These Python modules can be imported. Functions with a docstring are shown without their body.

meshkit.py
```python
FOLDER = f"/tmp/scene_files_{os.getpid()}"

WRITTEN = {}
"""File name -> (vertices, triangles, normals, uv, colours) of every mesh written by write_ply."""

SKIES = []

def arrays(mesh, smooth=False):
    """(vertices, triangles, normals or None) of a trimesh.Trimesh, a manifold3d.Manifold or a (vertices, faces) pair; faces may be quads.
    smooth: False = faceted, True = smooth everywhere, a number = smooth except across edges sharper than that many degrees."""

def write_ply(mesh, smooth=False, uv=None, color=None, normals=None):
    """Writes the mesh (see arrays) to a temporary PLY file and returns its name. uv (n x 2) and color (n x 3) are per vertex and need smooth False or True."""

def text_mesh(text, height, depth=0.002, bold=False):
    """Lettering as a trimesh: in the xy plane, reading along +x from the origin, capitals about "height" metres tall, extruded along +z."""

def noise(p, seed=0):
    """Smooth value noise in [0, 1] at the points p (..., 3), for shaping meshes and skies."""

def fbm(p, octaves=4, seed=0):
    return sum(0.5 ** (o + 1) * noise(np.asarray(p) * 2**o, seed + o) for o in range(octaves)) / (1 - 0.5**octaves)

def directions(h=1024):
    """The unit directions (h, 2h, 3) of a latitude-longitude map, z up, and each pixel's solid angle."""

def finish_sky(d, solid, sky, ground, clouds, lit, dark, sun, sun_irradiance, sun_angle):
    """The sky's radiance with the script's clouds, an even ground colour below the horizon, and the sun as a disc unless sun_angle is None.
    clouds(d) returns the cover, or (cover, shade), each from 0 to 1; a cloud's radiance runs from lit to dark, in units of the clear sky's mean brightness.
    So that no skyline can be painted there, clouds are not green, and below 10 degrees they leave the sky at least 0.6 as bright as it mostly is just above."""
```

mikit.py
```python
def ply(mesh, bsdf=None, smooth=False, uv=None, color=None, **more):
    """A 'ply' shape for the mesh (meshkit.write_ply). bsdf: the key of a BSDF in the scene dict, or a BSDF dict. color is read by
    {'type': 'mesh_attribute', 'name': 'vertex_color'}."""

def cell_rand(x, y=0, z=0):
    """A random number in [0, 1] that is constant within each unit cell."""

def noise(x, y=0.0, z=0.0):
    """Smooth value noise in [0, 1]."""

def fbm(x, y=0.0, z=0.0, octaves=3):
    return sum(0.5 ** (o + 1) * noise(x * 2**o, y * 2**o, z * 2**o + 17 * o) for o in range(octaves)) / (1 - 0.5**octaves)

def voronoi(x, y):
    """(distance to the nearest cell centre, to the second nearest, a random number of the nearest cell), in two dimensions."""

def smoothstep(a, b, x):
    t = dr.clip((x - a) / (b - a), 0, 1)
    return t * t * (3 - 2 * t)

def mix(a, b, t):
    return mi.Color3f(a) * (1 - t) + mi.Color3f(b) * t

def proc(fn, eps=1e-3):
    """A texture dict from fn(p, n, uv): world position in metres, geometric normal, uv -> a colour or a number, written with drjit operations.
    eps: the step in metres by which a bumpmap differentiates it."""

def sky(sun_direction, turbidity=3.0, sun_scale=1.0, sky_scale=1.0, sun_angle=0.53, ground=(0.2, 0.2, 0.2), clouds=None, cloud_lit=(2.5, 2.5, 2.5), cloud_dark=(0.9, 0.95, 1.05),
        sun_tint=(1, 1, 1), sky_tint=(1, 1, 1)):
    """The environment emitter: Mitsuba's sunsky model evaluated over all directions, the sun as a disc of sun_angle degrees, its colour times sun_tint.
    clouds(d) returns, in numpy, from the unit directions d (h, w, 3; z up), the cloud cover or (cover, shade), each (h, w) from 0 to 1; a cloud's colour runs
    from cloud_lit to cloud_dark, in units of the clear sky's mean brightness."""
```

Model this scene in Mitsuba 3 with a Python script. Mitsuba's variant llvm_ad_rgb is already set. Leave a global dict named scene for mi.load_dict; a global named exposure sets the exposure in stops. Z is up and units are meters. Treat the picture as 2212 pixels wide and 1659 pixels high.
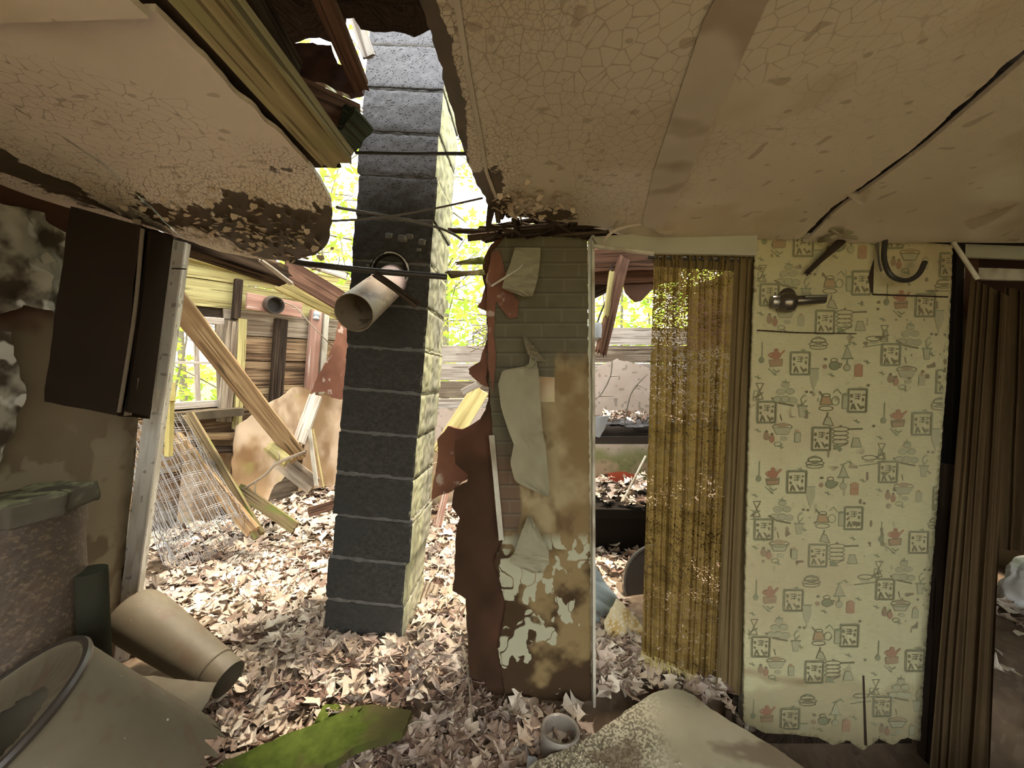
import math, random
import numpy as np, trimesh, shapely
import drjit as dr
import mitsuba as mi
import mikit, meshkit
from mikit import proc, noise, fbm, voronoi, smoothstep, mix, cell_rand
from scipy.spatial import Delaunay
from shapely.geometry import Polygon, LineString, Point, box as sbox
from shapely import affinity

rng = np.random.default_rng(7)
random.seed(7)
T = mi.ScalarTransform4f
scene, labels = {}, {}

# ------------------------------------------------------------------ camera, sky, exposure
F, CX, CY, PITCH, EYE = 900.0, 1106.0, 829.5, math.radians(2.5), np.array([0, 0, 1.5])
FWD = np.array([0, math.cos(PITCH), -math.sin(PITCH)])
UPV = np.array([0, math.sin(PITCH), math.cos(PITCH)])
scene['camera'] = {'type': 'perspective', 'fov': math.degrees(2 * math.atan(CX / F)), 'fov_axis': 'x', 'near_clip': 0.02, 'far_clip': 300.0,
                   'to_world': T().look_at(origin=EYE.tolist(), target=(EYE + FWD).tolist(), up=[0, 0, 1])}
scene['sky'] = mikit.sky([0.25, 0.11, 0.96], turbidity=4.0, sun_scale=0.35, sky_scale=1.0, sun_angle=9.0, sky_tint=(1.05, 1.0, 0.92), ground=(0.2, 0.18, 0.12),
                         clouds=lambda d: (0.55 + 0.45 * meshkit.fbm(d * 2.5, 4, 3), 0.25 * meshkit.fbm(d * 4.0, 3, 9)),
                         cloud_lit=(2.5, 2.42, 2.2), cloud_dark=(1.5, 1.5, 1.45))
exposure = 4.2


# ------------------------------------------------------------------ pixel helpers (survey of the photograph)
def ray(px, py):
    return np.array([(px - CX) / F, 0, 0]) + FWD + UPV * ((CY - py) / F)


def P(px, py, Y):
    d = ray(px, py)
    return EYE + d * (Y / d[1])


def PZ(px, py, z):
    d = ray(px, py)
    return EYE + d * ((z - EYE[2]) / d[2])


class Frame:
    """a plane with axes U, V and normal N; local (u, v, w)"""
    def __init__(s, O, U, V):
        s.O, s.U, s.V = (np.asarray(a, float) for a in (O, U, V))
        s.U = s.U / np.linalg.norm(s.U)
        s.V = s.V - s.U * (s.V @ s.U)
        s.V = s.V / np.linalg.norm(s.V)
        s.N = np.cross(s.U, s.V)

    def px(s, pts):
        out = []
        for x, y in pts:
            d = ray(x, y)
            p = EYE + d * (((s.O - EYE) @ s.N) / (d @ s.N)) - s.O
            out.append((p @ s.U, p @ s.V))
        return out

    def to(s, u, v, w=0):
        return s.O + np.multiply.outer(u, s.U) + np.multiply.outer(v, s.V) + np.multiply.outer(w, s.N)


def frontal(Y):
    return Frame((0, Y, 0), (1, 0, 0), (0, 0, 1))      # N = -y, towards the camera


# ------------------------------------------------------------------ scene helpers
def nm(base):
    if base not in scene and base not in labels:
        return base
    k = 1
    while f'{base}_{k:03d}' in scene or f'{base}_{k:03d}' in labels:
        k += 1
    return f'{base}_{k:03d}'


def tag(key, label=None, cat=None, group=None, kind=None):
    d = {}
    if label: d['label'] = label
    if cat: d['category'] = cat
    if group: d['group'] = group
    if kind: d['kind'] = kind
    if d: labels[key] = d
    return key


def put(name, mesh, mat, parent=None, smooth=False, uv=None, color=None, label=None, cat=None, group=None, kind=None):
    key = nm(f'{parent}__{name}' if parent else name)
    if isinstance(mesh, tuple) and len(mesh) == 3:
        uv, mesh = mesh[2], mesh[:2]
    if smooth not in (True, False):
        uv = None
    scene[key] = mikit.ply(mesh, mat, smooth=smooth, uv=uv, color=color)
    tag(key, label, cat, group, kind)
    return key


def thing(name, label, cat, group=None):
    key = nm(name)
    tag(key, label, cat, group)
    return key


def struct(name):
    labels[name] = {'kind': 'structure'}
    return name


def merge(parts):
    """joins (v, f[, uv]) tuples"""
    V, Fs, UV, n = [], [], [], 0
    for p in parts:
        f = np.asarray(p[1])
        if f.shape[1] == 4:
            f = np.vstack([f[:, [0, 1, 2]], f[:, [0, 2, 3]]])
        V.append(p[0]); Fs.append(f + n); n += len(p[0])
        UV.append(p[2] if len(p) > 2 else np.zeros((len(p[0]), 2)))
    return np.vstack(V), np.vstack(Fs), np.vstack(UV)


def sheet(fr, poly, step=0.04, thick=0.01, disp=None, rag=0.0, seed=0, smoothb=None):
    """a thick, bent sheet: outline poly in the frame's (u, v), displaced along the normal by disp(u, v)"""
    pg = poly if isinstance(poly, Polygon) else Polygon(poly)
    if not pg.is_valid:
        pg = pg.buffer(0)
    if pg.geom_type != 'Polygon':
        pg = max(pg.geoms, key=lambda g: g.area)
    bs = step * 0.6 if not rag else min(step * 0.6, rag * 1.2)
    ring = pg.exterior.segmentize(bs)
    b = np.array(ring.coords)[:-1]
    if rag:
        q = np.c_[b * 0.9 / rag / 4, np.full(len(b), seed * 7.3)]
        b = b + rag * 2.2 * np.c_[meshkit.fbm(q, 3, seed) - 0.5, meshkit.fbm(q + 31.7, 3, seed + 5) - 0.5]
    pg2 = Polygon(b)
    if not pg2.is_valid:
        pg2 = pg2.buffer(0)
        pg2 = pg2 if pg2.geom_type == 'Polygon' else max(pg2.geoms, key=lambda g: g.area)
        b = np.array(pg2.exterior.coords)[:-1]
    x0, y0, x1, y1 = pg2.bounds
    gx, gy = np.meshgrid(np.arange(x0, x1, step), np.arange(y0, y1, step))
    g = np.c_[gx.ravel(), gy.ravel()] + np.random.default_rng(seed).uniform(-.3, .3, (gx.size, 2)) * step
    inner = pg2.buffer(-step * 0.35)
    g = g[shapely.contains_xy(inner, g[:, 0], g[:, 1])] if not inner.is_empty else g[:0]
    pts = np.vstack([b, g])
    tri = Delaunay(pts).simplices
    c = pts[tri].mean(1)
    tri = tri[shapely.contains_xy(pg2, c[:, 0], c[:, 1])]
    a = pts[tri]
    cr = (a[:, 1, 0] - a[:, 0, 0]) * (a[:, 2, 1] - a[:, 0, 1]) - (a[:, 1, 1] - a[:, 0, 1]) * (a[:, 2, 0] - a[:, 0, 0])
    tri = tri[np.abs(cr) > 1e-10]; cr = cr[np.abs(cr) > 1e-10]
    tri[cr < 0] = tri[cr < 0][:, ::-1]
    n = len(pts)
    w = np.zeros(n) if disp is None else disp(pts[:, 0], pts[:, 1])
    V = np.vstack([fr.to(pts[:, 0], pts[:, 1], w + thick / 2), fr.to(pts[:, 0], pts[:, 1], w - thick / 2)])
    e = np.vstack([tri[:, [0, 1]], tri[:, [1, 2]], tri[:, [2, 0]]])
    have = set(map(tuple, e))
    bd = np.array([p for p in have if (p[1], p[0]) not in have])
    side = np.vstack([np.c_[bd[:, 1], bd[:, 0], bd[:, 0] + n], np.c_[bd[:, 1], bd[:, 0] + n, bd[:, 1] + n]])
    return V, np.vstack([tri, tri[:, ::-1] + n, side]), np.vstack([pts, pts])


def beam(a, b, w, t, face=(0, -1, 0), seg=14, rough=0.002, rag=(0, 0), seed=0, bow=0.0, per=3, taper=1.0):
    """a sawn board from a to b: w across, t along the face direction; rag = splinter length of each end; uv in metres along and around"""
    a, b = np.asarray(a, float), np.asarray(b, float)
    L = np.linalg.norm(b - a)
    d = (b - a) / L
    n = np.asarray(face, float) - d * (np.asarray(face, float) @ d)
    n /= np.linalg.norm(n)
    s = np.cross(d, n)
    ch = min(w, t) * 0.08
    pts = []
    hw, ht = w / 2, t / 2
    k = per if not any(rag) else max(per, 6)
    for (p0, p1) in (((-hw + ch, ht), (hw - ch, ht)), ((hw, ht - ch), (hw, -ht + ch)), ((hw - ch, -ht), (-hw + ch, -ht)), ((-hw, -ht + ch), (-hw, ht - ch))):
        kk = k if abs(p0[0] - p1[0]) > abs(p0[1] - p1[1]) else max(2, k // 2)
        for q in np.linspace(0, 1, kk):
            pts.append((p0[0] + (p1[0] - p0[0]) * q, p0[1] + (p1[1] - p0[1]) * q))
    c = np.array(pts)
    m = len(c)
    per_d = np.r_[0, np.cumsum(np.linalg.norm(np.diff(c, axis=0), axis=1))]
    r = np.random.default_rng(seed + 1000)
    tt = np.linspace(0, 1, seg + 1)
    V = np.zeros((seg + 1, m, 3)); UV = np.zeros((seg + 1, m, 2))
    off = r.uniform(0, 50, 2)
    e0, e1 = r.uniform(0, 1, m), r.uniform(0, 1, m)
    # neighbouring points keep similar splinter lengths across the thickness
    for i, q in enumerate(tt):
        along = np.full(m, q * L)
        if i == 0: along = along + rag[0] * e0
        if i == seg: along = along - rag[1] * e1
        sc = 1 + (taper - 1) * q
        base = a + np.outer(along, d) + n * bow * 4 * q * (1 - q)
        dn = rough * 2 * (meshkit.fbm(np.c_[along * 6 + off[0], c * 30], 2, seed) - 0.5)
        nrm = c / (np.linalg.norm(c, axis=1, keepdims=True) + 1e-9)
        cc = c * sc + nrm * dn[:, None]
        V[i] = base + np.outer(cc[:, 0], s) + np.outer(cc[:, 1], n)
        UV[i] = np.c_[along + off[0], per_d + off[1]]
    V, UV = V.reshape(-1, 3), UV.reshape(-1, 2)
    i, j = np.meshgrid(np.arange(seg), np.arange(m), indexing='ij')
    q = np.stack([i * m + j, i * m + (j + 1) % m, (i + 1) * m + (j + 1) % m, (i + 1) * m + j], -1).reshape(-1, 4)
    f = np.vstack([q[:, [0, 2, 1]], q[:, [0, 3, 2]]])
    nV = len(V)
    V = np.vstack([V, a + d * rag[0] * 0.5, b - d * rag[1] * 0.5]); UV = np.vstack([UV, UV[0], UV[-2]])
    jj = np.arange(m); top = seg * m
    f = np.vstack([f, np.c_[jj, (jj + 1) % m, np.full(m, nV)], np.c_[top + (jj + 1) % m, top + jj, np.full(m, nV + 1)]])
    return V, f, UV


def tube(pts, r, sides=8, cap=True):
    p = np.asarray(pts, float)
    n = len(p)
    r = np.broadcast_to(np.asarray(r, float), (n,))
    t = np.gradient(p, axis=0); t /= np.linalg.norm(t, axis=1, keepdims=True) + 1e-12
    a = np.cross(t[0], [0.3, 0.2, 0.93]); a /= np.linalg.norm(a)
    A = [a]
    for i in range(1, n):
        a = A[-1] - t[i] * (A[-1] @ t[i]); A.append(a / np.linalg.norm(a))
    A = np.array(A); B = np.cross(t, A)
    ang = np.arange(sides) * 2 * np.pi / sides
    V = p[:, None] + r[:, None, None] * (np.cos(ang)[None, :, None] * A[:, None] + np.sin(ang)[None, :, None] * B[:, None])
    L = np.r_[0, np.cumsum(np.linalg.norm(np.diff(p, axis=0), axis=1))]
    UV = np.stack(np.broadcast_arrays(L[:, None], (ang * np.mean(r))[None]), -1).reshape(-1, 2)
    i, j = np.meshgrid(np.arange(n - 1), np.arange(sides), indexing='ij')
    q = np.stack([i * sides + j, i * sides + (j + 1) % sides, (i + 1) * sides + (j + 1) % sides, (i + 1) * sides + j], -1).reshape(-1, 4)
    f = np.vstack([q[:, [0, 1, 2]], q[:, [0, 2, 3]]])
    V = V.reshape(-1, 3)
    if cap:
        nv, jj, top = len(V), np.arange(sides), (n - 1) * sides
        V = np.vstack([V, p[0], p[-1]]); UV = np.vstack([UV, UV[0], UV[-1]])
        f = np.vstack([f, np.c_[(jj + 1) % sides, jj, np.full(sides, nv)], np.c_[top + jj, top + (jj + 1) % sides, np.full(sides, nv + 1)]])
    return V, f, UV


def curve(ctrl, n=24):
    """Catmull-Rom through control points"""
    c = np.asarray(ctrl, float)
    c = np.vstack([2 * c[0] - c[1], c, 2 * c[-1] - c[-2]])
    out = []
    segs = len(c) - 3
    for q in np.linspace(0, segs - 1e-6, n):
        i = int(q); t = q - i
        p0, p1, p2, p3 = c[i:i + 4]
        out.append(0.5 * (2 * p1 + (p2 - p0) * t + (2 * p0 - 5 * p1 + 4 * p2 - p3) * t * t + (3 * p1 - p0 - 3 * p2 + p3) * t ** 3))
    return np.array(out)


def lathe(profile, a, axis, sides=48, closed=True, rag=None, wob=0.0, seed=0):
    """profile: (r, h) loop turned about the axis through a; rag(angle) shifts the points whose h > 0.98 of the length"""
    pr = np.asarray(profile, float)
    axis = np.asarray(axis, float) / np.linalg.norm(axis)
    A = np.cross(axis, [0.31, 0.17, 0.93]); A /= np.linalg.norm(A); B = np.cross(axis, A)
    ang = np.arange(sides) * 2 * np.pi / sides
    m = len(pr); H = pr[:, 1].max()
    V = np.zeros((sides, m, 3))
    for i, g in enumerate(ang):
        rr, hh = pr[:, 0].copy(), pr[:, 1].copy()
        if rag is not None:
            hh = hh - rag(g) * np.clip(hh / H, 0, 1)
        if wob:
            rr = rr * (1 + wob * 2 * (meshkit.fbm(np.c_[np.full(m, math.cos(g) * 1.3), np.full(m, math.sin(g) * 1.3), hh * 5], 2, seed) - 0.5))
        V[i] = np.asarray(a) + np.outer(hh, axis) + np.outer(rr, math.cos(g) * A + math.sin(g) * B)
    L = np.r_[0, np.cumsum(np.linalg.norm(np.diff(pr, axis=0), axis=1))]
    UV = np.stack(np.broadcast_arrays(L[None], (ang * pr[:, 0].max())[:, None]), -1).reshape(-1, 2)
    i, j = np.meshgrid(np.arange(sides), np.arange(m if closed else m - 1), indexing='ij')
    i2, j2 = (i + 1) % sides, (j + 1) % m
    q = np.stack([i * m + j, i * m + j2, i2 * m + j2, i2 * m + j], -1).reshape(-1, 4)
    return V.reshape(-1, 3), np.vstack([q[:, [0, 2, 1]], q[:, [0, 3, 2]]]), UV


def block(size, n=(10, 6, 10), rnd=0.006, amp=0.003, freq=18, seed=0):
    """a rough stone block centred at the origin"""
    sx, sy, sz = (s / 2 for s in size)
    V, Fs, off = [], [], 0
    for ax in range(3):
        for sg in (-1, 1):
            u, v = [k for k in range(3) if k != ax]
            gu, gv = np.meshgrid(np.linspace(-1, 1, n[u] + 1), np.linspace(-1, 1, n[v] + 1), indexing='ij')
            p = np.zeros(gu.shape + (3,)); p[..., u] = gu; p[..., v] = gv; p[..., ax] = sg
            nu, nv_ = gu.shape
            idx = np.arange(nu * nv_).reshape(nu, nv_) + off
            q = np.stack([idx[:-1, :-1], idx[1:, :-1], idx[1:, 1:], idx[:-1, 1:]], -1).reshape(-1, 4)
            if (sg > 0) != (ax in (0, 2)):
                q = q[:, ::-1]
            V.append(p.reshape(-1, 3) * [sx, sy, sz]); Fs.append(q); off += nu * nv_
    V, Fs = np.vstack(V), np.vstack(Fs)
    inner = np.clip(V, -np.array([sx, sy, sz]) + rnd, np.array([sx, sy, sz]) - rnd)
    d = V - inner
    d /= np.linalg.norm(d, axis=1, keepdims=True) + 1e-12
    V = inner + d * (rnd + amp * 2 * (meshkit.fbm(V * freq + seed * 13.1, 3, seed) - 0.5)[:, None])
    m = trimesh.Trimesh(V, np.vstack([Fs[:, [0, 1, 2]], Fs[:, [0, 2, 3]]]), process=False)
    m.merge_vertices(digits_vertex=7)
    return np.array(m.vertices), np.array(m.faces)


def grid_surface(nu, nv, fn):
    u, v = np.meshgrid(np.linspace(0, 1, nu), np.linspace(0, 1, nv), indexing='ij')
    V = fn(u.ravel(), v.ravel())
    idx = np.arange(nu * nv).reshape(nu, nv)
    q = np.stack([idx[:-1, :-1], idx[1:, :-1], idx[1:, 1:], idx[:-1, 1:]], -1).reshape(-1, 4)
    return V, q, np.c_[u.ravel(), v.ravel()]


def xf(mesh, M=None, t=(0, 0, 0)):
    V = np.asarray(mesh[0])
    if M is not None: V = V @ np.asarray(M).T
    return (V + np.asarray(t),) + tuple(mesh[1:])


def rotz(a):
    c, s = math.cos(a), math.sin(a)
    return np.array([[c, -s, 0], [s, c, 0], [0, 0, 1]])


def basis(x, y, z):
    return np.array([x, y, z]).T


# ------------------------------------------------------------------ materials
def two(b):
    return {'type': 'twosided', 'bsdf': b}


def diffuse(fn):
    return two({'type': 'diffuse', 'reflectance': proc(fn) if callable(fn) else {'type': 'rgb', 'value': list(fn)}})


def glossy(fn, rough, spec=0.5, metal=0.0):
    return two({'type': 'principled', 'base_color': proc(fn) if callable(fn) else {'type': 'rgb', 'value': list(fn)}, 'roughness': rough, 'specular': spec, 'metallic': metal})


def bump(b, fn, scale, eps=0.002):
    return {'type': 'bumpmap', 'arbitrary': {'type': 'diffuse'}, 'nested': b} if False else {'type': 'twosided', 'bsdf': {'type': 'bumpmap', 'tex': proc(fn, eps), 'scale': scale, 'bsdf': b['bsdf']}}


def wood(light, dark, streak=(0.05, 0.035, 0.025), moss=None, contrast=1.0):
    def fn(p, n, uv):
        g = fbm(uv.x * 3, uv.y * 75, 1.0, 3)
        s = fbm(uv.x * 1.3 + 5, uv.y * 16, 2.0, 2)
        c = mix(light, dark, smoothstep(0.5 - 0.22 / contrast, 0.5 + 0.22 / contrast, 0.55 * g + 0.45 * s))
        k = smoothstep(0.70, 0.80, noise(uv.x * 3.1, uv.y * 110, 4.0))
        c = mix(c, streak, k * 0.75)
        st = smoothstep(0.55, 0.75, fbm(uv.x * 4 + 9, uv.y * 6, 7.0, 3))
        c = mix(c, dark, st * 0.6)
        if moss is not None:
            c = mix(c, moss, smoothstep(0.5, 0.68, fbm(uv.x * 5 + 3, uv.y * 9, 1.7, 3)) * 0.8)
        return c
    return diffuse(fn)


scene['m_wood_grey'] = wood((0.36, 0.31, 0.24), (0.17, 0.13, 0.095))
scene['m_wood_tan'] = wood((0.46, 0.34, 0.20), (0.24, 0.155, 0.085))
scene['m_wood_plank'] = wood((0.40, 0.28, 0.17), (0.15, 0.095, 0.06), contrast=1.4)
scene['m_wood_yellow'] = wood((0.55, 0.50, 0.24), (0.36, 0.30, 0.13), (0.12, 0.09, 0.04))
scene['m_wood_dark'] = wood((0.085, 0.062, 0.045), (0.035, 0.026, 0.02), (0.015, 0.01, 0.008))
scene['m_wood_red'] = wood((0.22, 0.125, 0.085), (0.10, 0.055, 0.04))
scene['m_wood_beam'] = wood((0.44, 0.385, 0.225), (0.27, 0.22, 0.125), (0.10, 0.075, 0.04), moss=(0.30, 0.30, 0.15))
scene['m_wood_mossy'] = wood((0.24, 0.19, 0.11), (0.12, 0.09, 0.05), moss=(0.15, 0.19, 0.05))
scene['m_wood_pale'] = wood((0.60, 0.56, 0.50), (0.38, 0.33, 0.28), (0.16, 0.13, 0.10))
scene['m_wood_pink'] = wood((0.42, 0.25, 0.20), (0.28, 0.16, 0.12), (0.55, 0.50, 0.45))
scene['m_mossy_green'] = wood((0.12, 0.15, 0.10), (0.05, 0.06, 0.045))


def f_jamb(p, n, uv):
    c = mix((0.78, 0.745, 0.67), (0.60, 0.555, 0.47), smoothstep(0.4, 0.7, fbm(uv.x * 5, uv.y * 40, 1.0)))
    c = mix(c, (0.14, 0.11, 0.08), smoothstep(0.80, 0.90, noise(uv.x * 45, uv.y * 60, 3.0)) * 0.5)
    return mix(c, (0.40, 0.33, 0.25), smoothstep(0.55, 0.72, fbm(p.x * 5, p.z * 2.2, 5.0)) * 0.7)


scene['m_jamb'] = diffuse(f_jamb)


def paint_base(p, tone, spots, fade=0.0):
    wx, wy = fbm(p.x * 9, p.y * 9, 1.0, 2) * 0.5, fbm(p.x * 9, p.y * 9, 8.0, 2) * 0.5
    d1, d2, r1 = voronoi(p.x * 36 + wx * 2, p.y * 27 + wy * 2)
    e1, e2, r2 = voronoi(p.x * 80 + wx * 3, p.y * 60 + wy * 3)
    zone = fbm(p.x * 2.2 + 3, p.y * 2.2, 2.0, 3)
    peel = mi.Float(0)
    for (sx, sy, rx, ry, amt) in spots:
        q = dr.square((p.x - sx) / rx) + dr.square((p.y - sy) / ry)
        peel = dr.maximum(peel, amt * dr.exp(-q))
    crack = (1 - smoothstep(0.02, 0.085, d2 - d1)) * smoothstep(0.48, 0.64, zone + 0.3 * peel) * (1 - fade * smoothstep(0.25, 0.9, p.x))
    crack2 = (1 - smoothstep(0.03, 0.14, e2 - e1)) * smoothstep(0.36, 0.62, zone * 0.55 + peel * 0.75)
    pm = smoothstep(0.62, 0.68, peel + 0.75 * (fbm(p.x * 13, p.y * 11, 5.0, 4) - 0.5) + 0.12 * (r2 - 0.5))
    col = mix(tone, mi.Color3f(tone) * mi.Color3f(0.86, 0.83, 0.79), fbm(p.x * 1.7, p.y * 1.7, 3.0, 3))
    col = mix(col, mi.Color3f(tone) * mi.Color3f(0.74, 0.68, 0.58), smoothstep(0.5, 0.75, fbm(p.x * 4 + 7, p.y * 3, 3.0, 3)) * 0.6)
    col = mix(col, (0.24, 0.18, 0.13), crack * 0.5)
    col = mix(col, (0.15, 0.10, 0.065), crack2 * 0.75)
    nail = smoothstep(0.90, 0.93, noise(p.x * 30, p.y * 30, 2.0))
    col = mix(col, (0.2, 0.14, 0.09), nail * 0.4)
    brown = mix((0.10, 0.068, 0.046), (0.05, 0.042, 0.030), fbm(p.x * 20, p.y * 20, 1.0, 3))
    return mix(col, brown, pm)


SP_R = [(-0.07, 1.40, 0.12, 0.30, 1.0), (0.10, 1.56, 0.22, 0.12, 0.85), (-0.13, 0.9, 0.035, 0.6, 1.05), (0.55, 1.72, 0.25, 0.04, 0.6)]
SP_L = [(-0.70, 1.46, 0.36, 0.17, 1.5), (-0.80, 1.36, 0.26, 0.13, 1.0), (-0.62, 1.15, 0.10, 0.14, 0.66), (-0.55, 1.42, 0.16, 0.22, 1.1), (-1.12, 1.40, 0.25, 0.14, 0.9), (-1.38, 1.25, 0.10, 0.5, 1.0), (-0.49, 0.9, 0.025, 0.6, 0.75)]
scene['m_ceiling_right'] = glossy(lambda p, n, uv: paint_base(p, (0.56, 0.50, 0.415), SP_R, 0.75), 0.42, 0.35)
scene['m_ceiling_left'] = glossy(lambda p, n, uv: paint_base(p, (0.74, 0.67, 0.61), SP_L), 0.45, 0.3)


def f_seam(p, n, uv):
    c = mix((0.56, 0.50, 0.43), (0.48, 0.42, 0.35), fbm(p.x * 8, p.y * 8, 2.0))
    return mix(c, (0.25, 0.18, 0.12), smoothstep(0.6, 0.75, fbm(p.x * 6, p.y * 6, 8.0)) * 0.6)


scene['m_tape'] = diffuse(f_seam)


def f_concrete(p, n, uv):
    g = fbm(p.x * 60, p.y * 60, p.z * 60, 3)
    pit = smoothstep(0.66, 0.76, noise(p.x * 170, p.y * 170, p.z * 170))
    top = smoothstep(2.05, 2.6, p.z + 0.5 * (fbm(p.x * 4, p.y * 4, p.z * 4, 3) - 0.5))  # sky light on the upper blocks, put into the colour; shaded below
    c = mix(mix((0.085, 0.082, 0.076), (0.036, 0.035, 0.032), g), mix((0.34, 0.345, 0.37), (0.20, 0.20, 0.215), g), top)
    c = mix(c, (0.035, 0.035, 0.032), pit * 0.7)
    low_shade = smoothstep(0.5, 0.75, fbm(p.x * 3.5, p.y * 3.5, p.z * 3.5, 3)) * (1 - top)  # patchy dark added to the shaded lower blocks
    c = mix(c, (0.055, 0.055, 0.052), low_shade * 0.6)
    lit_side = smoothstep(0.2, 0.7, n.x) * (0.55 + 0.45 * smoothstep(0.25, 0.5, fbm(p.y * 26, p.z * 16, 3.0, 4)))  # right face painted pale for the side light it catches
    return mix(c, mix((0.62, 0.63, 0.42), (0.46, 0.46, 0.36), smoothstep(0.4, 0.7, fbm(p.y * 5, p.z * 2, 6.0, 3))), lit_side)


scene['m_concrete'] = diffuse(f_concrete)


def f_mortar(p, n, uv):
    c = mix((0.19, 0.185, 0.175), (0.10, 0.098, 0.093), fbm(p.x * 30, p.y * 30, p.z * 30))
    return mix(c, (0.45, 0.44, 0.29), smoothstep(0.3, 0.7, n.x) * 0.7)  # right-hand faces paled, side light put into the mortar colour


scene['m_mortar'] = diffuse(f_mortar)


def f_fibre(p, n, uv):
    c = mix((0.075, 0.042, 0.026), (0.035, 0.021, 0.014), fbm(p.x * 9, p.y * 9, p.z * 6, 4))
    return mix(c, (0.12, 0.055, 0.035), smoothstep(0.52, 0.7, fbm(p.x * 4, p.y * 4, p.z * 3 + 6, 3)) * 0.6)


scene['m_fibre'] = diffuse(f_fibre)


def f_fibre_red(p, n, uv):
    c = mix((0.27, 0.125, 0.085), (0.13, 0.065, 0.045), fbm(p.x * 10, p.y * 10, p.z * 8, 4))
    return mix(c, (0.45, 0.36, 0.31), smoothstep(0.66, 0.76, fbm(p.x * 22, p.y * 20, p.z * 14, 3)) * 0.8)


scene['m_fibre_red'] = diffuse(f_fibre_red)


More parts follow.
